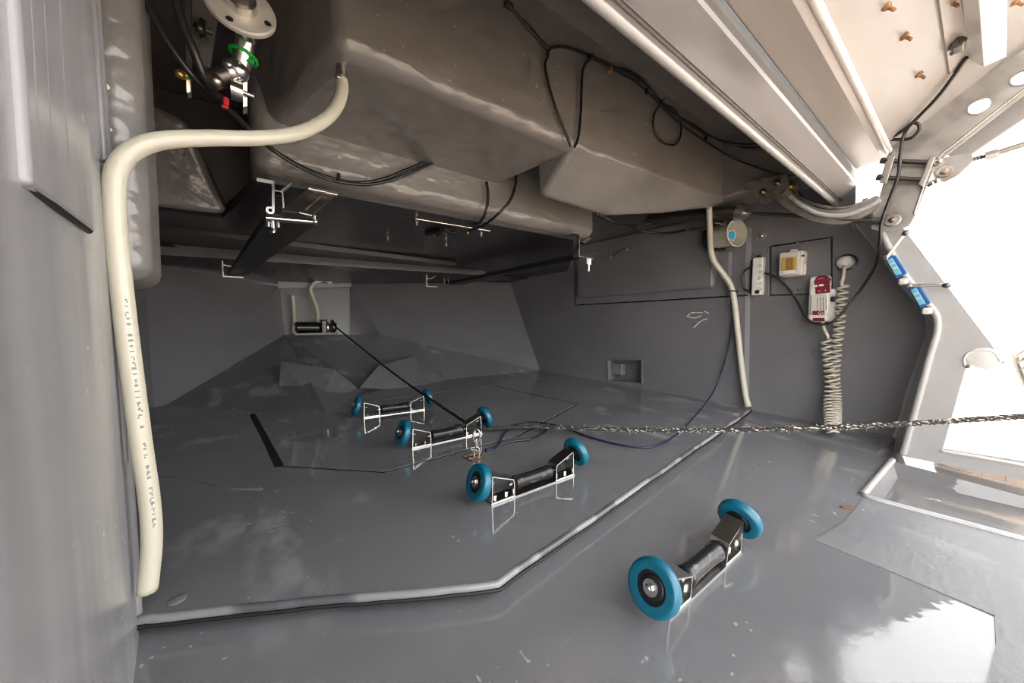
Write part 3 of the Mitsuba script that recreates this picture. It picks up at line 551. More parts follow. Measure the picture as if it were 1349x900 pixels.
pts = [Z(600, 561, .05), Z(640, 565, .04), Z(700, 562, .045)] + [ (lambda u: Z(700, 562, .045) * (1 - u) + rend * u - A(0, 0, .04 * math.sin(math.pi * u)))(u) for u in (.25, .5, .75, 1.0)]
rk = thing('tow_rope', 'frayed speckled rope stretched from the second roller out of the opening', 'rope')
put('strands', twisted(spline(pts, .008), .010, .06), 'rope_dark', rk, smooth=True)
pr = spline(pts, .01); fz = []
for i in range(240):
    j = rng.integers(40, len(pr) - 1); d = rng.normal(size=3); d /= np.linalg.norm(d)
    fz.append(cyl(pr[j] + d * .007, pr[j] + d * rng.uniform(.013, .024) + A(rng.uniform(-.01, .01), 0, 0), .0009, 3))
put('frayed_fibres', join(*fz), 'cream_plastic', rk, kind='stuff')
single('winch_line', twisted(spline([A(wx1 - .005, wy - .04, wcz + .01), Y(520, 493, 2.75), Z(612, 556, .075)], .02), .0085, .05), 'black_cable', 'black line running down from the winch to the second roller', 'rope', smooth=True)
single('purple_wire', cable([X(966, 388, 2.66), X(966, 420, 2.67), X(958, 465, 2.67), X(940, 515, 2.6), Z(905, 560, .022), Z(868, 586, .022), Z(830, 588, .022), Z(780, 577, .022), Z(735, 561, .022), Z(700, 556, .024), Z(678, 560, .022), Z(664, 572, .022), Z(655, 588, .022), Z(640, 594, .022)], .0045, 8, .015), 'purple_wire', 'thin dark purple wire trailing from the wall over the deck', 'wire', smooth=True)
single('floor_cable', cable([Z(640, 567, .03), Z(690, 563, .024), Z(720, 566, .024), Z(700, 578, .024), Z(672, 582, .024), Z(640, 592, .022)], .005, 8), 'black_cable', 'short black cord lying beside the second roller', 'cord', smooth=True)

# ---------------------------------------------------------------- hoses
h1 = thing('hose', 'thick cream hose hanging down the left wall edge from the ceiling box', 'hose')
hp = [Y(450, 104, 1.07), Y(451, 118, 1.06), Y(444, 140, 1.05), Y(425, 160, 1.03), Y(390, 176, 1.0), Y(340, 182, .97), Y(280, 182, .945), Y(225, 184, .925), Y(190, 191, .915), Y(165, 207, .91), Y(152, 232, .91), Y(151, 280, .91), Y(156, 340, .91), Y(165, 420, .91), Y(175, 500, .91), Y(187, 590, .91), Y(197, 660, .91), Y(200, 715, .91), Y(194, 779, .91)]
hs = spline(hp, .01); put('tube', tube(hs, .0152, 18), 'cream_hose', h1, smooth=True)
put('tail_clip', join(cyl(Y(450, 88, 1.07), Y(450, 106, 1.07), .013, 14), rbox(Y(446, 101, 1.055), [.012, .012, .012], .003)), 'steel_worn', h1, label='steel hose tail and clip')
put('wall_clip', join(tube([Y(136, 214, .955), Y(146, 213, .93), Y(152, 218, .915)], .005, 8), tube([Y(136, 225, .955), Y(146, 226, .93), Y(152, 222, .915)], .005, 8)), 'steel_worn', h1)
mk = []
for i, py in enumerate(np.linspace(396, 690, 52)):
    if rng.random() < .18: continue
    j = np.argmin(np.abs(450 - FOC * ((hs[45:] - EYE) @ UP) / ((hs[45:] - EYE) @ FW) - py)) + 45
    j = min(j, len(hs) - 2); t = hs[j + 1] - hs[j]; t /= np.linalg.norm(t)
    side = np.cross(t, EYE - hs[j]); side /= np.linalg.norm(side); o = np.cross(side, t); o /= np.linalg.norm(o)
    o = o * .975 + side * (-.22)
    o /= np.linalg.norm(o); s2 = np.cross(o, t)
    M = basis(hs[j] + o * .0149, s2, t, o)
    w, h = rng.uniform(.003, .006), rng.uniform(.0015, .005)
    mk.append(xform(box([0, 0, 0], [w, h, .0008]), M))
    if rng.random() < .5: mk.append(xform(box([rng.uniform(-.003, .003), .004, 0], [.0018, .004, .0008]), M))
put('faded_print', join(*mk), 'print_grey', h1, kind='stuff')
h2 = thing('hose', 'slim cream hose dropping down the right wall from the smaller ceiling box', 'hose')
put('tube', cable([X(934, 272, 2.45), X(935, 300, 2.50), X(936, 325, 2.56), X(940, 343, 2.60), X(952, 360, 2.63), X(962, 375, 2.655), X(967, 395, 2.665), X(971, 430, 2.67), X(977, 485, 2.67), X(982, 520, 2.66), X(986, 536, 2.65)], .0185, 14, .02), 'cream_hose', h2, smooth=True)
put('ceiling_nipple', cyl(X(934, 266, 2.45), X(934, 275, 2.45), .014, 12), 'steel_worn', h2)
put('cable_tie', tube([X(966, 384, 2.655) + .024 * A(-.3 * math.sin(t), math.cos(t), .15 * math.sin(t)) + A(-.012 * math.sin(t), 0, 0) for t in np.linspace(0, 6.28, 20)], .004, 6), 'purple_wire', h2, smooth=True)

# ---------------------------------------------------------------- electrical fittings on the right wall
def wall_box(px0, py0, px1, py1, d, r=.008, off=0.0):
    a, b_ = X(px0, py0, xw), X(px1, py1, xw)
    return rbox([xw - d / 2 - off, (a[1] + b_[1]) / 2, (a[2] + b_[2]) / 2], [d, abs(a[1] - b_[1]), abs(a[2] - b_[2])], r)
ep = thing('access_panel', 'flush grey access panel behind the breaker box on the right wall', 'panel')
eq = [X(*q, xw) for q in [(1016, 325), (1096, 313), (1096, 387), (1016, 389)]]
put('plate', slab(eq, (-.006, 0, 0)), 'paint_wall', ep)
put('joint', tube([p + A(-.005, 0, 0) for p in eq + eq[:1]], .0055, 6), 'sealant_black', ep)
put('joint_light', tube([eq[0] + A(-.004, .012, 0), eq[3] + A(-.004, .012, 0)], .004, 6), 'grey_strip', ep)
for q in ((1051, 321), (1052, 382)):
    put('screw', lathe([(0, .006), (.008, .005), (.011, 0)], X(*q, xw - .006), (-1, 0, 0), 14), 'steel', ep)
bb = thing('breaker_box', 'cream breaker box with an amber window on the access panel', 'breaker box')
y0, z0 = X(1033, 332, xw)[1], X(1033, 332, xw)[2]
put('body', wall_box(1034, 335, 1063, 364, .075, .012, .006), 'cream_plastic', bb)
put('lid', wall_box(1034, 336, 1059, 363, .02, .006, .080), 'cream_plastic', bb)
wn = put('window', wall_box(1037, 342, 1056, 357, .006, .002, .099), 'amber', bb, label='amber window')
put('breaker', wall_box(1043, 343, 1052, 357, .006, .002, .104), 'amber_dark', wn)
put('lower_catch', wall_box(1039, 359, 1054, 362, .008, .002, .099), 'white_plastic', bb)
put('upper_lug', wall_box(1047, 331, 1055, 337, .03, .004, .06), 'cream_plastic', bb)
for q in ((1036, 340), (1058, 337)):
    put('lid_screw', lathe([(0, .004), (.005, .003), (.006, 0)], X(*q, xw - .1), (-1, 0, 0), 10), 'black_plastic', bb)
rm = thing('remote_control', 'white and maroon handheld winch remote in a holder on the wall', 'remote control')
put('holder', wall_box(1073, 382, 1101, 424, .03, .01), 'white_plastic', rm)
rb0 = xw - .03
put('case', join(wall_box(1071, 366, 1095, 424, .05, .016, .03)), 'white_plastic', rm)
kp = put('keypad', hull([X(*q, rb0 - d) for q in [(1074, 373), (1079, 368), (1088, 367), (1093, 371), (1093, 385), (1075, 387)] for d in (.045, .054)], .002, 8), 'maroon', rm, label='maroon keypad')
for q in ((1079, 378), (1087, 377)): put('rocker', wall_box(q[0] - 3, q[1] - 1.2, q[0] + 3, q[1] + 1.2, .006, .002, .084), 'white_plastic', kp)
for q, tx in (((1079, 383), '1'), ((1087, 382), '0')):
    m = xform(meshkit.text_mesh('<' if tx == '1' else '>', .014, .002), basis(X(q[0] - 1.5, q[1] + 2, rb0 - .056), A(0, -1, 0), A(0, 0, 1), A(-1, 0, 0))); put('symbol', m, 'white_plastic', kp)
put('grip_panel', wall_box(1074, 390, 1092, 415, .008, .003, .079), 'cream_plastic', rm)
for t in range(4): put('groove', tube([X(1077 + 3.8 * t, 392, rb0 - .058), X(1077 + 3.8 * t, 409, rb0 - .058)], .0016, 5), 'grey_strip', rm)
bd = put('badge', wall_box(1076, 410, 1091, 415, .004, .001, .086), 'maroon', rm, label='maroon maker badge')
put('lettering', xform(meshkit.text_mesh('Quick', .016, .0015), basis(X(1077.5, 414.3, rb0 - .060), A(0, -1, 0), A(0, 0, 1), A(-1, 0, 0))), 'white_plastic', bd)
put('lower_band', wall_box(1076, 419, 1091, 423, .006, .002, .078), 'maroon', rm)
put('upper_band', tube(spline([X(1074, 372, rb0 - .045), X(1078, 366, rb0 - .047), X(1088, 365, rb0 - .047), X(1094, 370, rb0 - .045)]), .008, 8), 'maroon', rm, smooth=True)
for q in ((1070, 397), (1098, 394)): put('side_lug', rbox(X(*q, xw - .05), [.03, .02, .03], .006), 'black_plastic', rm)
# gland and coiled cord
gl = thing('cable_gland', 'round white cable gland in a black ring right of the access panel', 'cable gland')
gc = X(1116, 346, xw)
put('ring', lathe([(.036, .0), (.046, .0), (.046, .008), (.036, .012), (.036, 0)], gc, (-1, 0, 0), 32), 'black_plastic', gl)
put('cap', lathe([(0, .05), (.02, .048), (.034, .035), (.038, .01), (.038, 0)], gc + A(0, .006, 0), (-1, 0, 0), 32), 'white_plastic', gl, smooth=True)
cd = thing('coiled_cord', 'cream coiled cord looping down the wall from gland to remote', 'cord')
def helix(path, R_of, pitch_of):
    p = spline(path, .002); s = np.r_[0, np.cumsum(np.linalg.norm(np.diff(p, axis=0), axis=1))]; L = s[-1]
    ph, k = [0.0], 0
    for i in range(1, len(p)): ph.append(ph[-1] + 2 * math.pi * (s[i] - s[i - 1]) / pitch_of(s[i] / L))
    n_ = int(ph[-1] / (2 * math.pi) * 14); phi = np.linspace(0, ph[-1], n_); q = np.stack([np.interp(phi, ph, p[:, j]) for j in range(3)], 1); u = np.interp(phi, ph, s / L)
    t = np.gradient(q, axis=0); t /= np.linalg.norm(t, axis=1, keepdims=True); a = np.cross(t, [1, 0, 0]); a /= np.linalg.norm(a, axis=1, keepdims=True); b_ = np.cross(t, a)
    Rr = np.array([R_of(x) for x in u])[:, None]
    return q + Rr * (np.cos(phi)[:, None] * a + np.sin(phi)[:, None] * b_)
xc = 2.645
path = [X(1111, 377, xc), X(1108, 400, xc), X(1105, 430, xc), X(1101, 465, xc), X(1099, 495, xc), X(1101, 520, xc), X(1101, 545, 2.59), X(1100, 562, 2.53), X(1097, 569, 2.515), X(1093.5, 562, 2.52), X(1092.5, 545, 2.58), X(1092, 525, xc - .01), X(1093, 500, xc - .012), X(1090, 470, xc - .012), X(1088, 447, xc - .01)]
hx = helix(path, lambda u: .021, lambda u: .033 - .020 * math.exp(-((u - .55) / .20) ** 2))
put('coil', tube(hx, .0062, 6), 'cream_hose', cd, smooth=True)
put('lead', cable([X(1113, 350, 2.65), X(1111, 365, 2.64), X(1109, 376, 2.64), hx[0]], .0085, 8), 'cream_hose', cd, smooth=True)
put('lead', cable([X(1084, 424, 2.65), X(1085, 432, 2.64), X(1090, 442, 2.635), hx[-1]], .0085, 8), 'cream_hose', cd, smooth=True)
# power strip and its cable
ps = thing('power_strip', 'narrow white socket strip standing on the right wall left of the access panel', 'power strip')
put('body', wall_box(995, 341, 1007, 389, .05, .008), 'white_plastic', ps)
put('black_back', wall_box(991, 343, 1003, 387, .03, .006), 'black_plastic', ps)
for i in range(5):
    q = X(1001, 351 + 7.5 * i, xw - .05); put('socket', lathe([(.0, .001), (.009, .001), (.010, .003), (.012, .003), (.013, 0)], q, (-1, 0, 0), 16), 'cream_plastic', ps)
put('switch', wall_box(999, 383, 1004, 387, .01, .002, .047), 'black_plastic', ps)
put('hanger', wall_box(998, 337, 1003, 342, .02, .004), 'black_plastic', ps)
single('cable_loop', cable([X(995, 350, 2.66), X(982, 356, 2.66), X(977, 368, 2.66), X(981, 381, 2.66), X(995, 386, 2.66)], .006, 8), 'black_cable', 'black cable loop at the left side of the white socket strip', 'cable', smooth=True)
single('hatch_cable', cable([X(1007, 360, 2.64), X(1020, 364, 2.65), X(1035, 376, 2.66), X(1050, 397, 2.64), X(1060, 416, 2.60), X(1072, 426, 2.585), X(1088, 427, 2.585), X(1102, 420, 2.585), X(1118, 402, 2.62), X(1135, 380, 2.62), X(1152, 352, 2.55), X(1159, 320, 2.38), X(1161, 295, 2.36), X(1171, 265, 2.35), X(1183, 232, 2.32), X(1186, 205, 2.31), X(1190, 180, 2.31), X(1200, 164, 2.29), X(1209, 163, 2.29), X(1211, 171, 2.30), X(1200, 182, 2.31), X(1183, 184, 2.32), X(1168, 183, 2.32), X(1180, 178, 2.30), X(1197, 166, 2.27), X(1212, 152, 2.25), X(1235, 128, 2.20), X(1255, 102, 2.14), X(1273, 76, 2.07)], .0065, 8), 'black_cable', 'black cable draped from the socket strip under the remote and up to the hatch door', 'cable', smooth=True)
# siren
sr = thing('siren', 'round cream siren horn with a blue sticker high on the right wall', 'siren')
sax = A(-.324, -.946, 0); sm = X(971, 307, 2.56)
put('horn', lathe([(.060, -.165), (.070, -.15), (.072, -.07), (.074, -.02), (.086, -.006), (.090, 0), (.083, .002), (.074, -.012), (.058, -.055), (.050, -.06), (0, -.06)], sm, sax, 40), 'siren_cream', sr)
put('driver', lathe([(0, -.06), (.045, -.05), (.03, -.035), (0, -.03)], sm, sax, 32), 'cream_plastic', sr, smooth=True)
put('sticker', lathe([(0, -.026), (.024, -.031), (.026, -.034)], sm + A(-.008, .0, -.008), sax, 24), 'sticker_blue', sr)
put('black_base', lathe([(0, -.205), (.080, -.205), (.086, -.195), (.086, -.165), (.06, -.155), (0, -.155)], sm, sax, 36), 'black_plastic', sr)
put('mount_foot', join(rbox(sm - sax * .15 + A(.06, 0, -.07), [.14, .04, .02], .004), rbox(sm - sax * .15 + A(.11, 0, 0), [.02, .05, .16], .004)), 'black_plastic', sr)
put('top_lug', join(rbox(sm - sax * .10 + A(0, 0, .09), [.02, .03, .05], .005), cyl(sm - sax * .10 + A(0, 0, .08), sm - sax * .10 + A(-.02, .05, .10), .008)), 'steel_worn', sr)
fit = thing('cable_joint', 'steel cable joint with a yellow end left of the siren', 'cable joint')
c0, c1, c2 = X(906, 303, 2.6), X(925, 301, 2.59), X(950, 298, 2.59)
put('sleeve', join(cyl(c0, c1, .008, 12), cyl(c1, c2, .011, 12)), 'steel_worn', fit)
put('end', rbox(c0, [.02, .02, .03], .004), 'brass', fit, label='yellow end fitting')
single('siren_cable', cable([Z(785, 282, 1.16), Z(805, 291, 1.15), X(830, 299, 2.3), X(855, 306, 2.5), X(880, 307, 2.58), X(905, 303, 2.6)], .0075, 8), 'black_cable', 'black cable from the small ceiling box to the siren joint', 'cable', smooth=True)
single('siren_cable', cable([Z(790, 284, 1.15), Z(808, 292, 1.14), X(830, 297, 2.28), X(858, 294, 2.45)], .006, 8), 'black_cable', 'short black cable stub under the small ceiling box', 'cable', smooth=True)
kn = thing('wall_stud', 'small steel stud on the right wall beside the siren', 'stud')
put('stud', lathe([(0, .03), (.008, .028), (.009, .012), (.018, .011), (.018, 0)], X(1004, 311, xw), (-1, 0, 0), 14), 'steel', kn)
put('stud', lathe([(0, .016), (.006, .014), (.010, 0)], X(998, 312, xw), (-1, 0, 0), 12), 'steel_worn', kn)

# ---------------------------------------------------------------- cables under the ceiling
yb = .985
def ceil_cable(pts, r, label, y=yb): return single('ceiling_cable', cable([X(q[0], q[1], 2.405) if q[0] > 950 else Y(*q[:2], q[2] if len(q) > 2 else y) for q in pts], r, 8), 'black_cable', label, 'cable', smooth=True)
k1 = ceil_cable([(666, 2), (690, 30), (721, 66), (718, 85), (723, 112), (733, 145), (744, 172), (752, 194)], .0048, 'black cable from the top edge down the left side of the forked loop')
put('tie_mount', rbox(Y(670, 7, .99), [.03, .02, .014], .003), 'black_plastic', k1)
ceil_cable([(690, 26), (719, 60), (727, 63), (745, 62), (775, 72), (805, 86), (832, 98), (858, 118), (872, 135), (900, 158), (930, 177), (958, 187), (985, 190), (1012, 188, .8)], .0045, 'black cable bundle along the box ending in the dark recess')
ceil_cable([(720, 70), (730, 62), (750, 64), (778, 76), (808, 92), (835, 106), (858, 126), (878, 146), (905, 170), (935, 190), (965, 208), (995, 220), (1020, 228, .85), (1040, 231, .72)], .0045, 'black cable bundle along the box ending at the hinge bracket')
ceil_cable([(800, 88), (826, 92), (850, 108), (866, 132), (888, 150), (915, 165), (945, 184), (980, 195), (1008, 192, .85)], .0042, 'black cable branching off the bundle above the coil')
ceil_cable([(776, 77), (768, 92), (766, 120), (765, 150), (762, 180), (757, 194)], .0050, 'black cable dropping straight down the right side of the forked loop')
ceil_cable([(872, 135), (862, 150), (861, 168), (867, 182), (878, 190), (890, 190), (897, 177), (896, 158), (888, 144), (874, 137)], .0045, 'round black cable coil hanging from the bundle')
for i, q in enumerate(((777, 76), (871, 135), (852, 120), (930, 182))):
    single('cable_tie', join(rbox(Y(*q, .98), [.014, .014, .026], .003), cyl(Y(*q, .975), Y(q[0] + 5, q[1] - 6, .97), .002, 6)), 'black_plastic', ['black cable tie at the fork of the ceiling cables', 'black cable tie above the round cable coil', 'black cable tie on the bundle left of the coil', 'black cable tie on the bundle right of the coil'][i], 'cable tie')
single('cable_mount', rbox(Y(804, 92, .99), [.022, .02, .022], .005), 'orange_sealant', 'brown cable mount under the bundle on the box face', 'cable mount')
k2 = ceil_cable([(186, -12, 1.12), (215, 45, 1.13), (252, 98, 1.15), (285, 128, 1.2), (318, 160, 1.3), (352, 192, 1.42), (390, 216, 1.455), (430, 233, 1.455), (470, 241, 1.455), (505, 236, 1.455), (530, 226, 1.46), (548, 219, 1.47), (585, 203, 1.48)], .0070, 'long black cable sagging across the ledge from the top left')
ceil_cable([(330, 172, 1.36), (355, 195, 1.43), (395, 220, 1.45), (435, 237, 1.45), (475, 243, 1.45), (505, 240, 1.45), (535, 230, 1.455), (556, 221, 1.465), (592, 205, 1.48)], .0060, 'second black cable sagging just under the long one')
single('cable_tie', rbox(Y(446, 234, 1.445), [.012, .02, .03], .003), 'black_plastic', 'black cable tie on the two cables sagging across the ledge', 'cable tie')
single('ceiling_cable', cable([Y(641, 240, 1.46), Y(643, 262, 1.45), Y(638, 284, 1.47), Z(626, 300, 1.11)], .007, 8), 'black_cable', 'short black cable from the box down to the ceiling hatch, left of a pair', 'cable', smooth=True)
single('ceiling_cable', cable([Y(680, 225, 1.42), Y(679, 243, 1.42), Y(672, 264, 1.42), Y(655, 283, 1.45), Z(635, 298, 1.11), Z(618, 303, 1.112)], .007, 8), 'black_cable', 'curved black cable from the box to the ceiling hatch, right of a pair', 'cable', smooth=True)
put('tip', trimesh.creation.icosphere(2, .012).apply_translation(Y(680, 226, 1.42)), 'steel', 'ceiling_cable')

# ---------------------------------------------------------------- ceiling hatch frame
ch = thing('ceiling_fitting', 'steel framed plate with four hanging bolts and a connector under the dark ceiling', 'ceiling fitting')
cq = [Z(*q, 1.132) for q in [(503, 311), (547, 287), (645, 303), (590, 321)]]
put('plate', slab([p + A(0, 0, .002) for p in cq], (0, 0, .006)), 'fibreglass_smooth', ch)
put('rail', cyl(cq[1] + A(0, 0, -.004), cq[2] + A(0, 0, -.004), .006, 10), 'steel_worn', ch)
put('rail', cyl(cq[0] + (cq[3] - cq[0]) * .18, cq[3], .005, 10), 'steel_worn', ch)
put('edge_bar', cyl(cq[0], cq[1], .005, 8), 'seal_brown', ch); put('edge_bar', cyl(cq[2], cq[3], .005, 8), 'seal_brown', ch)
for q in ((549, 290), (511, 311), (588, 319), (634, 305)):
    p = Z(*q, 1.125); put('bolt', join(cyl(p, p + A(0, 0, -.028), .006, 10), lathe([(0, .0), (.010, .0), (.010, .008), (0, .008)], p + A(0, 0, -.012), (0, 0, 1), 6)), 'steel', ch)
put('connector', join(cyl(Z(563, 307, 1.115), Z(582, 303, 1.112), .018, 14), cyl(Z(582, 303, 1.112), Z(600, 307, 1.112), .010, 12), tube([Z(565, 308, 1.11), Z(575, 311, 1.10), Z(585, 306, 1.10)], .006, 8)), 'black_plastic', ch)
put('spark_tip', join(cyl(Z(586, 302, 1.108), Z(594, 306, 1.108), .005, 8), trimesh.creation.icosphere(2, .009).apply_translation(Z(616, 307, 1.112))), 'brass', ch)
for q in ((610, 288), (630, 292)): single('ceiling_bolt', lathe([(0, .012), (.007, .010), (.010, 0)], Z(*q, 1.138), (0, 0, -1), 12), 'steel', 'small bolt head in the ceiling %s the framed plate' % ('just behind' if q[0] == 630 else 'above the middle of'), 'bolt')

# ---------------------------------------------------------------- planks hung under the ceiling on hooks
for (n0, n1, fa, fb, lab) in ((Y(350, 292, 1.56), Y(416, 296, 1.56), Y(300, 364, 3.15), Y(326, 362, 3.15), 'dark plank hung under the left of the ceiling by steel brackets'),
                              (Y(764, 341, 1.42), Y(822, 327, 1.42) * .62 + Y(764, 341, 1.42) * .38, A(1.62, 3.3, .975), A(1.80, 3.3, .985), 'dark plank hung under the right of the ceiling by steel hooks')):
    single('hanging_plank', hull(np.vstack([[n0, n1, fa, fb], np.array([n0, n1, fa, fb]) + A(0, 0, .03)])), 'dark_plank', lab, 'plank')
g = thing('plank_bracket', 'large steel bracket with a swing plate at the near end of the left plank', 'bracket')
def bar(a, b_, w, t=.006): return hull([p + A(0, dy, 0) + d for p in (np.asarray(a), np.asarray(b_)) for dy in (0, w) for d in (A(t / 2, 0, t / 2), A(-t / 2, 0, -t / 2), A(t / 2, 0, -t / 2), A(-t / 2, 0, t / 2))])
yk = 1.50
put('top_foot', bar(Y(341, 237, yk), Y(359, 240, yk), .03, .012), 'steel_worn', g)
put('drop_leg', bar(Y(360, 240, yk), Y(360, 277, yk), .035, .008), 'steel', g)
put('stay', join(bar(Y(363, 251, yk), Y(372, 253, yk), .03, .005), bar(Y(372, 253, yk), Y(374, 277, yk), .03, .005), bar(Y(372, 251, yk), Y(384, 242, yk), .03, .005)), 'steel', g)
put('pivot', join(lathe([(.006, 0), (.013, 0), (.013, .06), (.006, .06), (.006, 0)], Y(356, 277, yk - .01), (0, 1, 0), 20)), 'steel', g)
put('cross_bar', join(cyl(Y(350, 287, yk - .005), Y(413, 292, yk - .005), .0085, 12), trimesh.creation.icosphere(2, .012).apply_translation(Y(415, 292, yk - .005))), 'steel', g)
put('hanging_bolt', join(cyl(Y(359, 288, yk), Y(360, 307, yk), .006, 10), cyl(Y(353, 292, yk), Y(353.5, 299, yk), .006, 8), cyl(Y(366, 293, yk), Y(366.5, 300, yk), .006, 8), lathe([(0, 0), (.010, 0), (.010, .010), (0, .010)], Y(360, 305, yk), (0, 0, 1), 6)), 'steel', g)
sw = put('swing_plate', slab([Y(372, 278, 1.47), Y(403, 253, 1.53), Y(442, 258, 1.53), Y(412, 284, 1.47)], (0, .0, .006)), 'dark_steel', g, label='dark swing plate')
put('end_block', rbox((Y(414, 250, 1.52) + Y(442, 256, 1.52)) / 2, [.088, .02, .014], .003), 'steel', sw); put('end_block', rbox((Y(406, 249, 1.515) + Y(428, 252, 1.515)) / 2, [.06, .02, .012], .003), 'steel', sw)
put('push_rod', join(cyl(Y(402, 277, 1.46), Y(425, 258, 1.515), .004, 8), cyl(Y(394, 280, 1.46), Y(411, 284, 1.46), .004, 8), cyl(Y(414, 284, 1.46), Y(414, 290, 1.46), .006, 8)), 'steel_worn', sw)
def hook(name, px, py, y, s, lab, foot=True):
    k = thing(name, lab, 'hook')
    o = Y(px, py, y)
    put('back_plate', box(o + A(.0, .02, -.035 * s), [.006, .045, .095 * s]), 'steel_worn', k)
    put('lower_arm', hull([o + A(x, dy, -.082 * s + z) for x in (0, .095 * s) for dy in (0, .04) for z in (0, .006)]), 'steel', k)
    put('upper_arm', join(bar(o + A(0, 0, -.012 * s), o + A(.04 * s, 0, -.018 * s), .03, .005), bar(o + A(.04 * s, 0, -.018 * s), o + A(.075 * s, .0, .006 * s), .03, .005)), 'steel', k)
    if foot:
        put('top_foot', box(o + A(-.015 * s, .02, .013 * s), [.05 * s, .05, .005]), 'steel_worn', k)
        put('bolt', join(cyl(o + A(.08 * s, .02, -.08 * s), o + A(.08 * s, .02, -.135 * s), .006, 10), cyl(o + A(.068 * s, .02, -.08 * s), o + A(.068 * s, .02, -.105 * s), .005, 8), cyl(o + A(.092 * s, .02, -.08 * s), o + A(.092 * s, .02, -.105 * s), .005, 8)), 'steel', k)
    return k
hook('plank_hook', 763, 313, 1.40, 1.35, 'steel hook at the near end of the right plank')
hook('plank_hook', 293, 346, 3.05, 1.15, 'steel hook at the far end of the left plank', False)
hook('plank_hook', 562, 364, 3.05, 1.15, 'steel hook at the far end of the right plank', False)
for q in ((330, 353), (588, 371)):
    p = Y(*q, 3.1); single('pipe_end', tube(np.array([p + A(.022 * a, 0, .026 * b_) for a, b_ in ((-1, -1), (1, -1), (1, 1), (-1, 1), (-1, -.9))]), .005, 6), 'steel_worn', 'small square steel end beside the far %s hook' % ('left' if q[0] < 400 else 'right'), 'bracket end')
single('bar_end', join(cyl(Y(805, 339, 1.50), Y(822, 329, 1.6), .012, 10), rbox(Y(826, 329, 1.6), [.05, .03, .014], .003)), 'steel_worn', 'steel bar end sticking out at the right of the near right hook', 'bar')

# ---------------------------------------------------------------- lifting actuator, top left
ac = thing('actuator', 'steel lifting actuator with a round flange hanging at the top left', 'actuator')
ya = 1.12
ax0, ax1 = Y(316, 12, ya), Y(326, 88, ya + .04)
d0 = A(.0, .97, -.22); d0 = d0 / np.linalg.norm(d0)
fc = Y(317, 6, 1.06)
put('cylinder', cyl(fc - d0 * .35, fc - d0 * .0, .026, 28), 'dark_steel', ac, smooth=40)
put('collar', lathe([(0, -.02), (.030, -.02), (.032, .0), (.030, .004), (0, .004)], fc, d0, 28), 'steel', ac)
fk_ = put('flange', lathe([(.0, 0), (.066, 0), (.069, .004), (.069, .012), (.04, .014), (0, .014)], fc, d0, 40), 'flange_metal', ac, label='round flange')
fa_, fb_, _ = frame(d0)
for t in (.4, 1.97, 3.54, 5.11): put('bolt_hole', lathe([(0, .0015), (.006, .0015), (.007, 0)], fc - d0 * .0005 + (fa_ * math.cos(t) + fb_ * math.sin(t)) * .055, -d0, 12), 'sealant_black', fk_)
p1, p2 = Y(324, 52, 1.15), Y(318, 88, 1.17)
put('piston_rod', join(cyl(fc, Y(325, 48, 1.14), .022, 20), cyl(Y(325, 46, 1.14), p2, .021, 20)), 'steel', ac, smooth=40)
put('green_tie', tube([Y(321, 74, 1.165) + .027 * A(math.cos(t), math.sin(t), -.25 * math.cos(t)) for t in np.linspace(0, 6.28, 20)], .005, 6), 'zip_green', ac, smooth=True)
put('green_tie_tail', rbox(Y(328, 80, 1.15), [.022, .01, .012], .003), 'zip_green', ac)
put('ball_joint', join(trimesh.creation.icosphere(3, .026).apply_translation(Y(313, 93, 1.17)), cyl(Y(318, 90, 1.17), Y(300, 98, 1.17), .022, 16), trimesh.creation.icosphere(2, .014).apply_translation(Y(302, 86, 1.16))), 'steel', ac, smooth=True)
put('link_tube', cyl(Y(302, 97, 1.17), Y(278, 106, 1.18), .022, 18), 'dark_steel', ac, smooth=40)
put('link_end', join(cyl(Y(281, 103, 1.17), Y(275, 106, 1.175), .024, 16), trimesh.creation.icosphere(2, .015).apply_translation(Y(285, 107, 1.16))), 'steel_worn', ac)
put('pivot_pin', join(cyl(Y(304, 117, 1.18), Y(320, 122, 1.18), .024, 18), cyl(Y(320, 122, 1.18), Y(335, 127, 1.18), .006, 10)), 'steel', ac, smooth=40)
put('side_plate', slab([Y(320, 85, 1.17), Y(326, 83, 1.17), Y(326, 140, 1.2), Y(320, 141, 1.2)], (0, .04, 0)), 'steel_worn', ac)
put('side_plate', slab([Y(245, 88, 1.19), Y(250, 89, 1.19), Y(251, 121, 1.21), Y(246, 122, 1.21)], (0, .03, 0)), 'steel_worn', ac)
put('cross_pin', join(cyl(Y(233, 97, 1.19), Y(262, 104, 1.19), .007, 10), trimesh.creation.icosphere(2, .011).apply_translation(Y(238, 98, 1.19))), 'brass', ac)
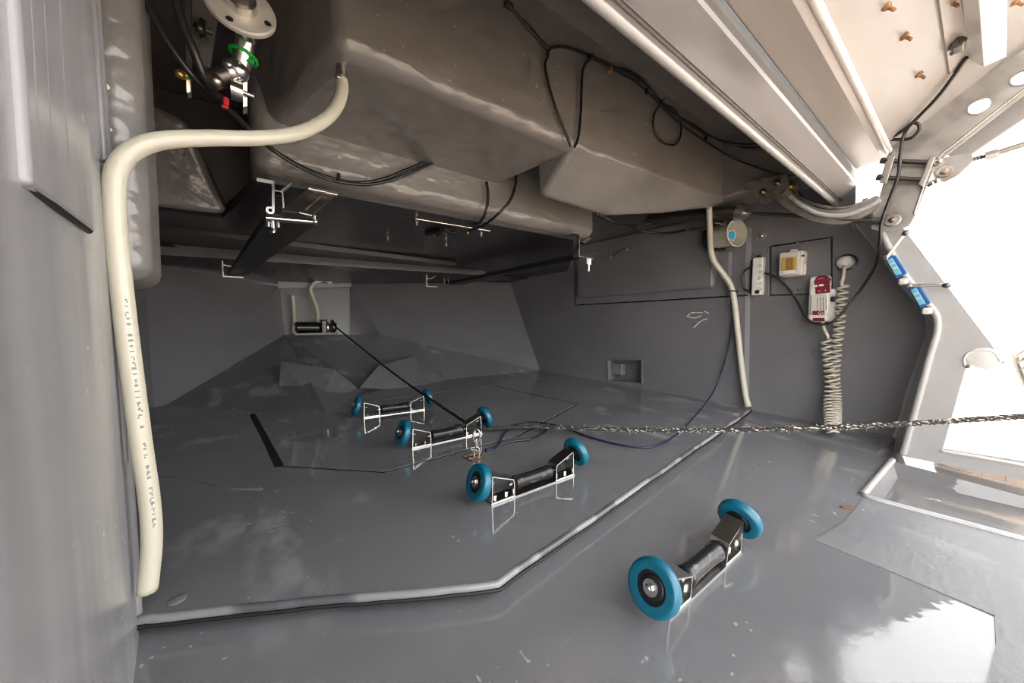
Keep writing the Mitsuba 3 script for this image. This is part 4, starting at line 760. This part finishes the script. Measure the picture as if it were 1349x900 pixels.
put('green_tie', join(rbox(Y(259, 103, 1.18), [.03, .012, .012], .003), rbox(Y(265, 107, 1.18), [.012, .012, .02], .003)), 'zip_green', ac)
put('drop_bracket', slab([Y(244, -10, 1.24), Y(251, -10, 1.24), Y(252, 92, 1.22), Y(245, 92, 1.22)], (0, .03, 0)), 'seal_brown', ac)
put('back_plate', slab([Y(252, -10, 1.42), Y(292, -10, 1.42), Y(276, 90, 1.42), Y(252, 75, 1.42)], (0, .02, 0)), 'fibreglass', ac)
put('star_knob', join(*[cyl(Y(263, 37, 1.40), Y(263, 37, 1.40) + .028 * A(math.cos(t), 0, math.sin(t)), .008, 8) for t in np.arange(5) * 1.2566], trimesh.creation.icosphere(2, .014).apply_translation(Y(263, 37, 1.39))), 'dark_steel', ac)
single('actuator_cable', cable([Y(228, -15, 1.1), Y(240, 30, 1.11), Y(256, 68, 1.12), Y(268, 100, 1.14), Y(280, 118, 1.17), Y(292, 130, 1.2)], .009, 8), 'black_cable', 'black cable running down behind the green tie to the actuator joint', 'cable', smooth=True)
single('red_connector', join(rbox(Y(298, 134, 1.19), [.012, .012, .02], .003), rbox(Y(296, 141, 1.19), [.014, .01, .008], .003)), 'red_plastic', 'small red connector below the actuator joint', 'connector')

single('deck_fitting', join(tube(spline([X(1341, 466, 2.6), X(1344, 480, 2.6), X(1352, 500, 2.6), X(1362, 520, 2.6)]), .02, 12), *[cyl(X(1338 + 4 * i, 470 + 9 * i, 2.58), X(1350 + 4 * i, 462 + 9 * i, 2.58), .006, 8) for i in range(5)]), 'steel_worn', 'grey ridged metal fitting cut off by the right edge, outside above the rope', 'fitting')

# ---------------------------------------------------------------- small litter
lv = trimesh.creation.icosphere(2, 1.0); lv.vertices *= A(.020, .009, .0015); lv.vertices[:, 2] += (lv.vertices[:, 0] / .02) ** 2 * .003
single('fallen_leaf', xform(lv, trimesh.transformations.translation_matrix(Zf(1115, 668, .003)) @ trimesh.transformations.rotation_matrix(-.7, [0, 0, 1])), 'leaf_brown', 'small brown dead leaf on the floor near the gutter corner', 'leaf', smooth=True)
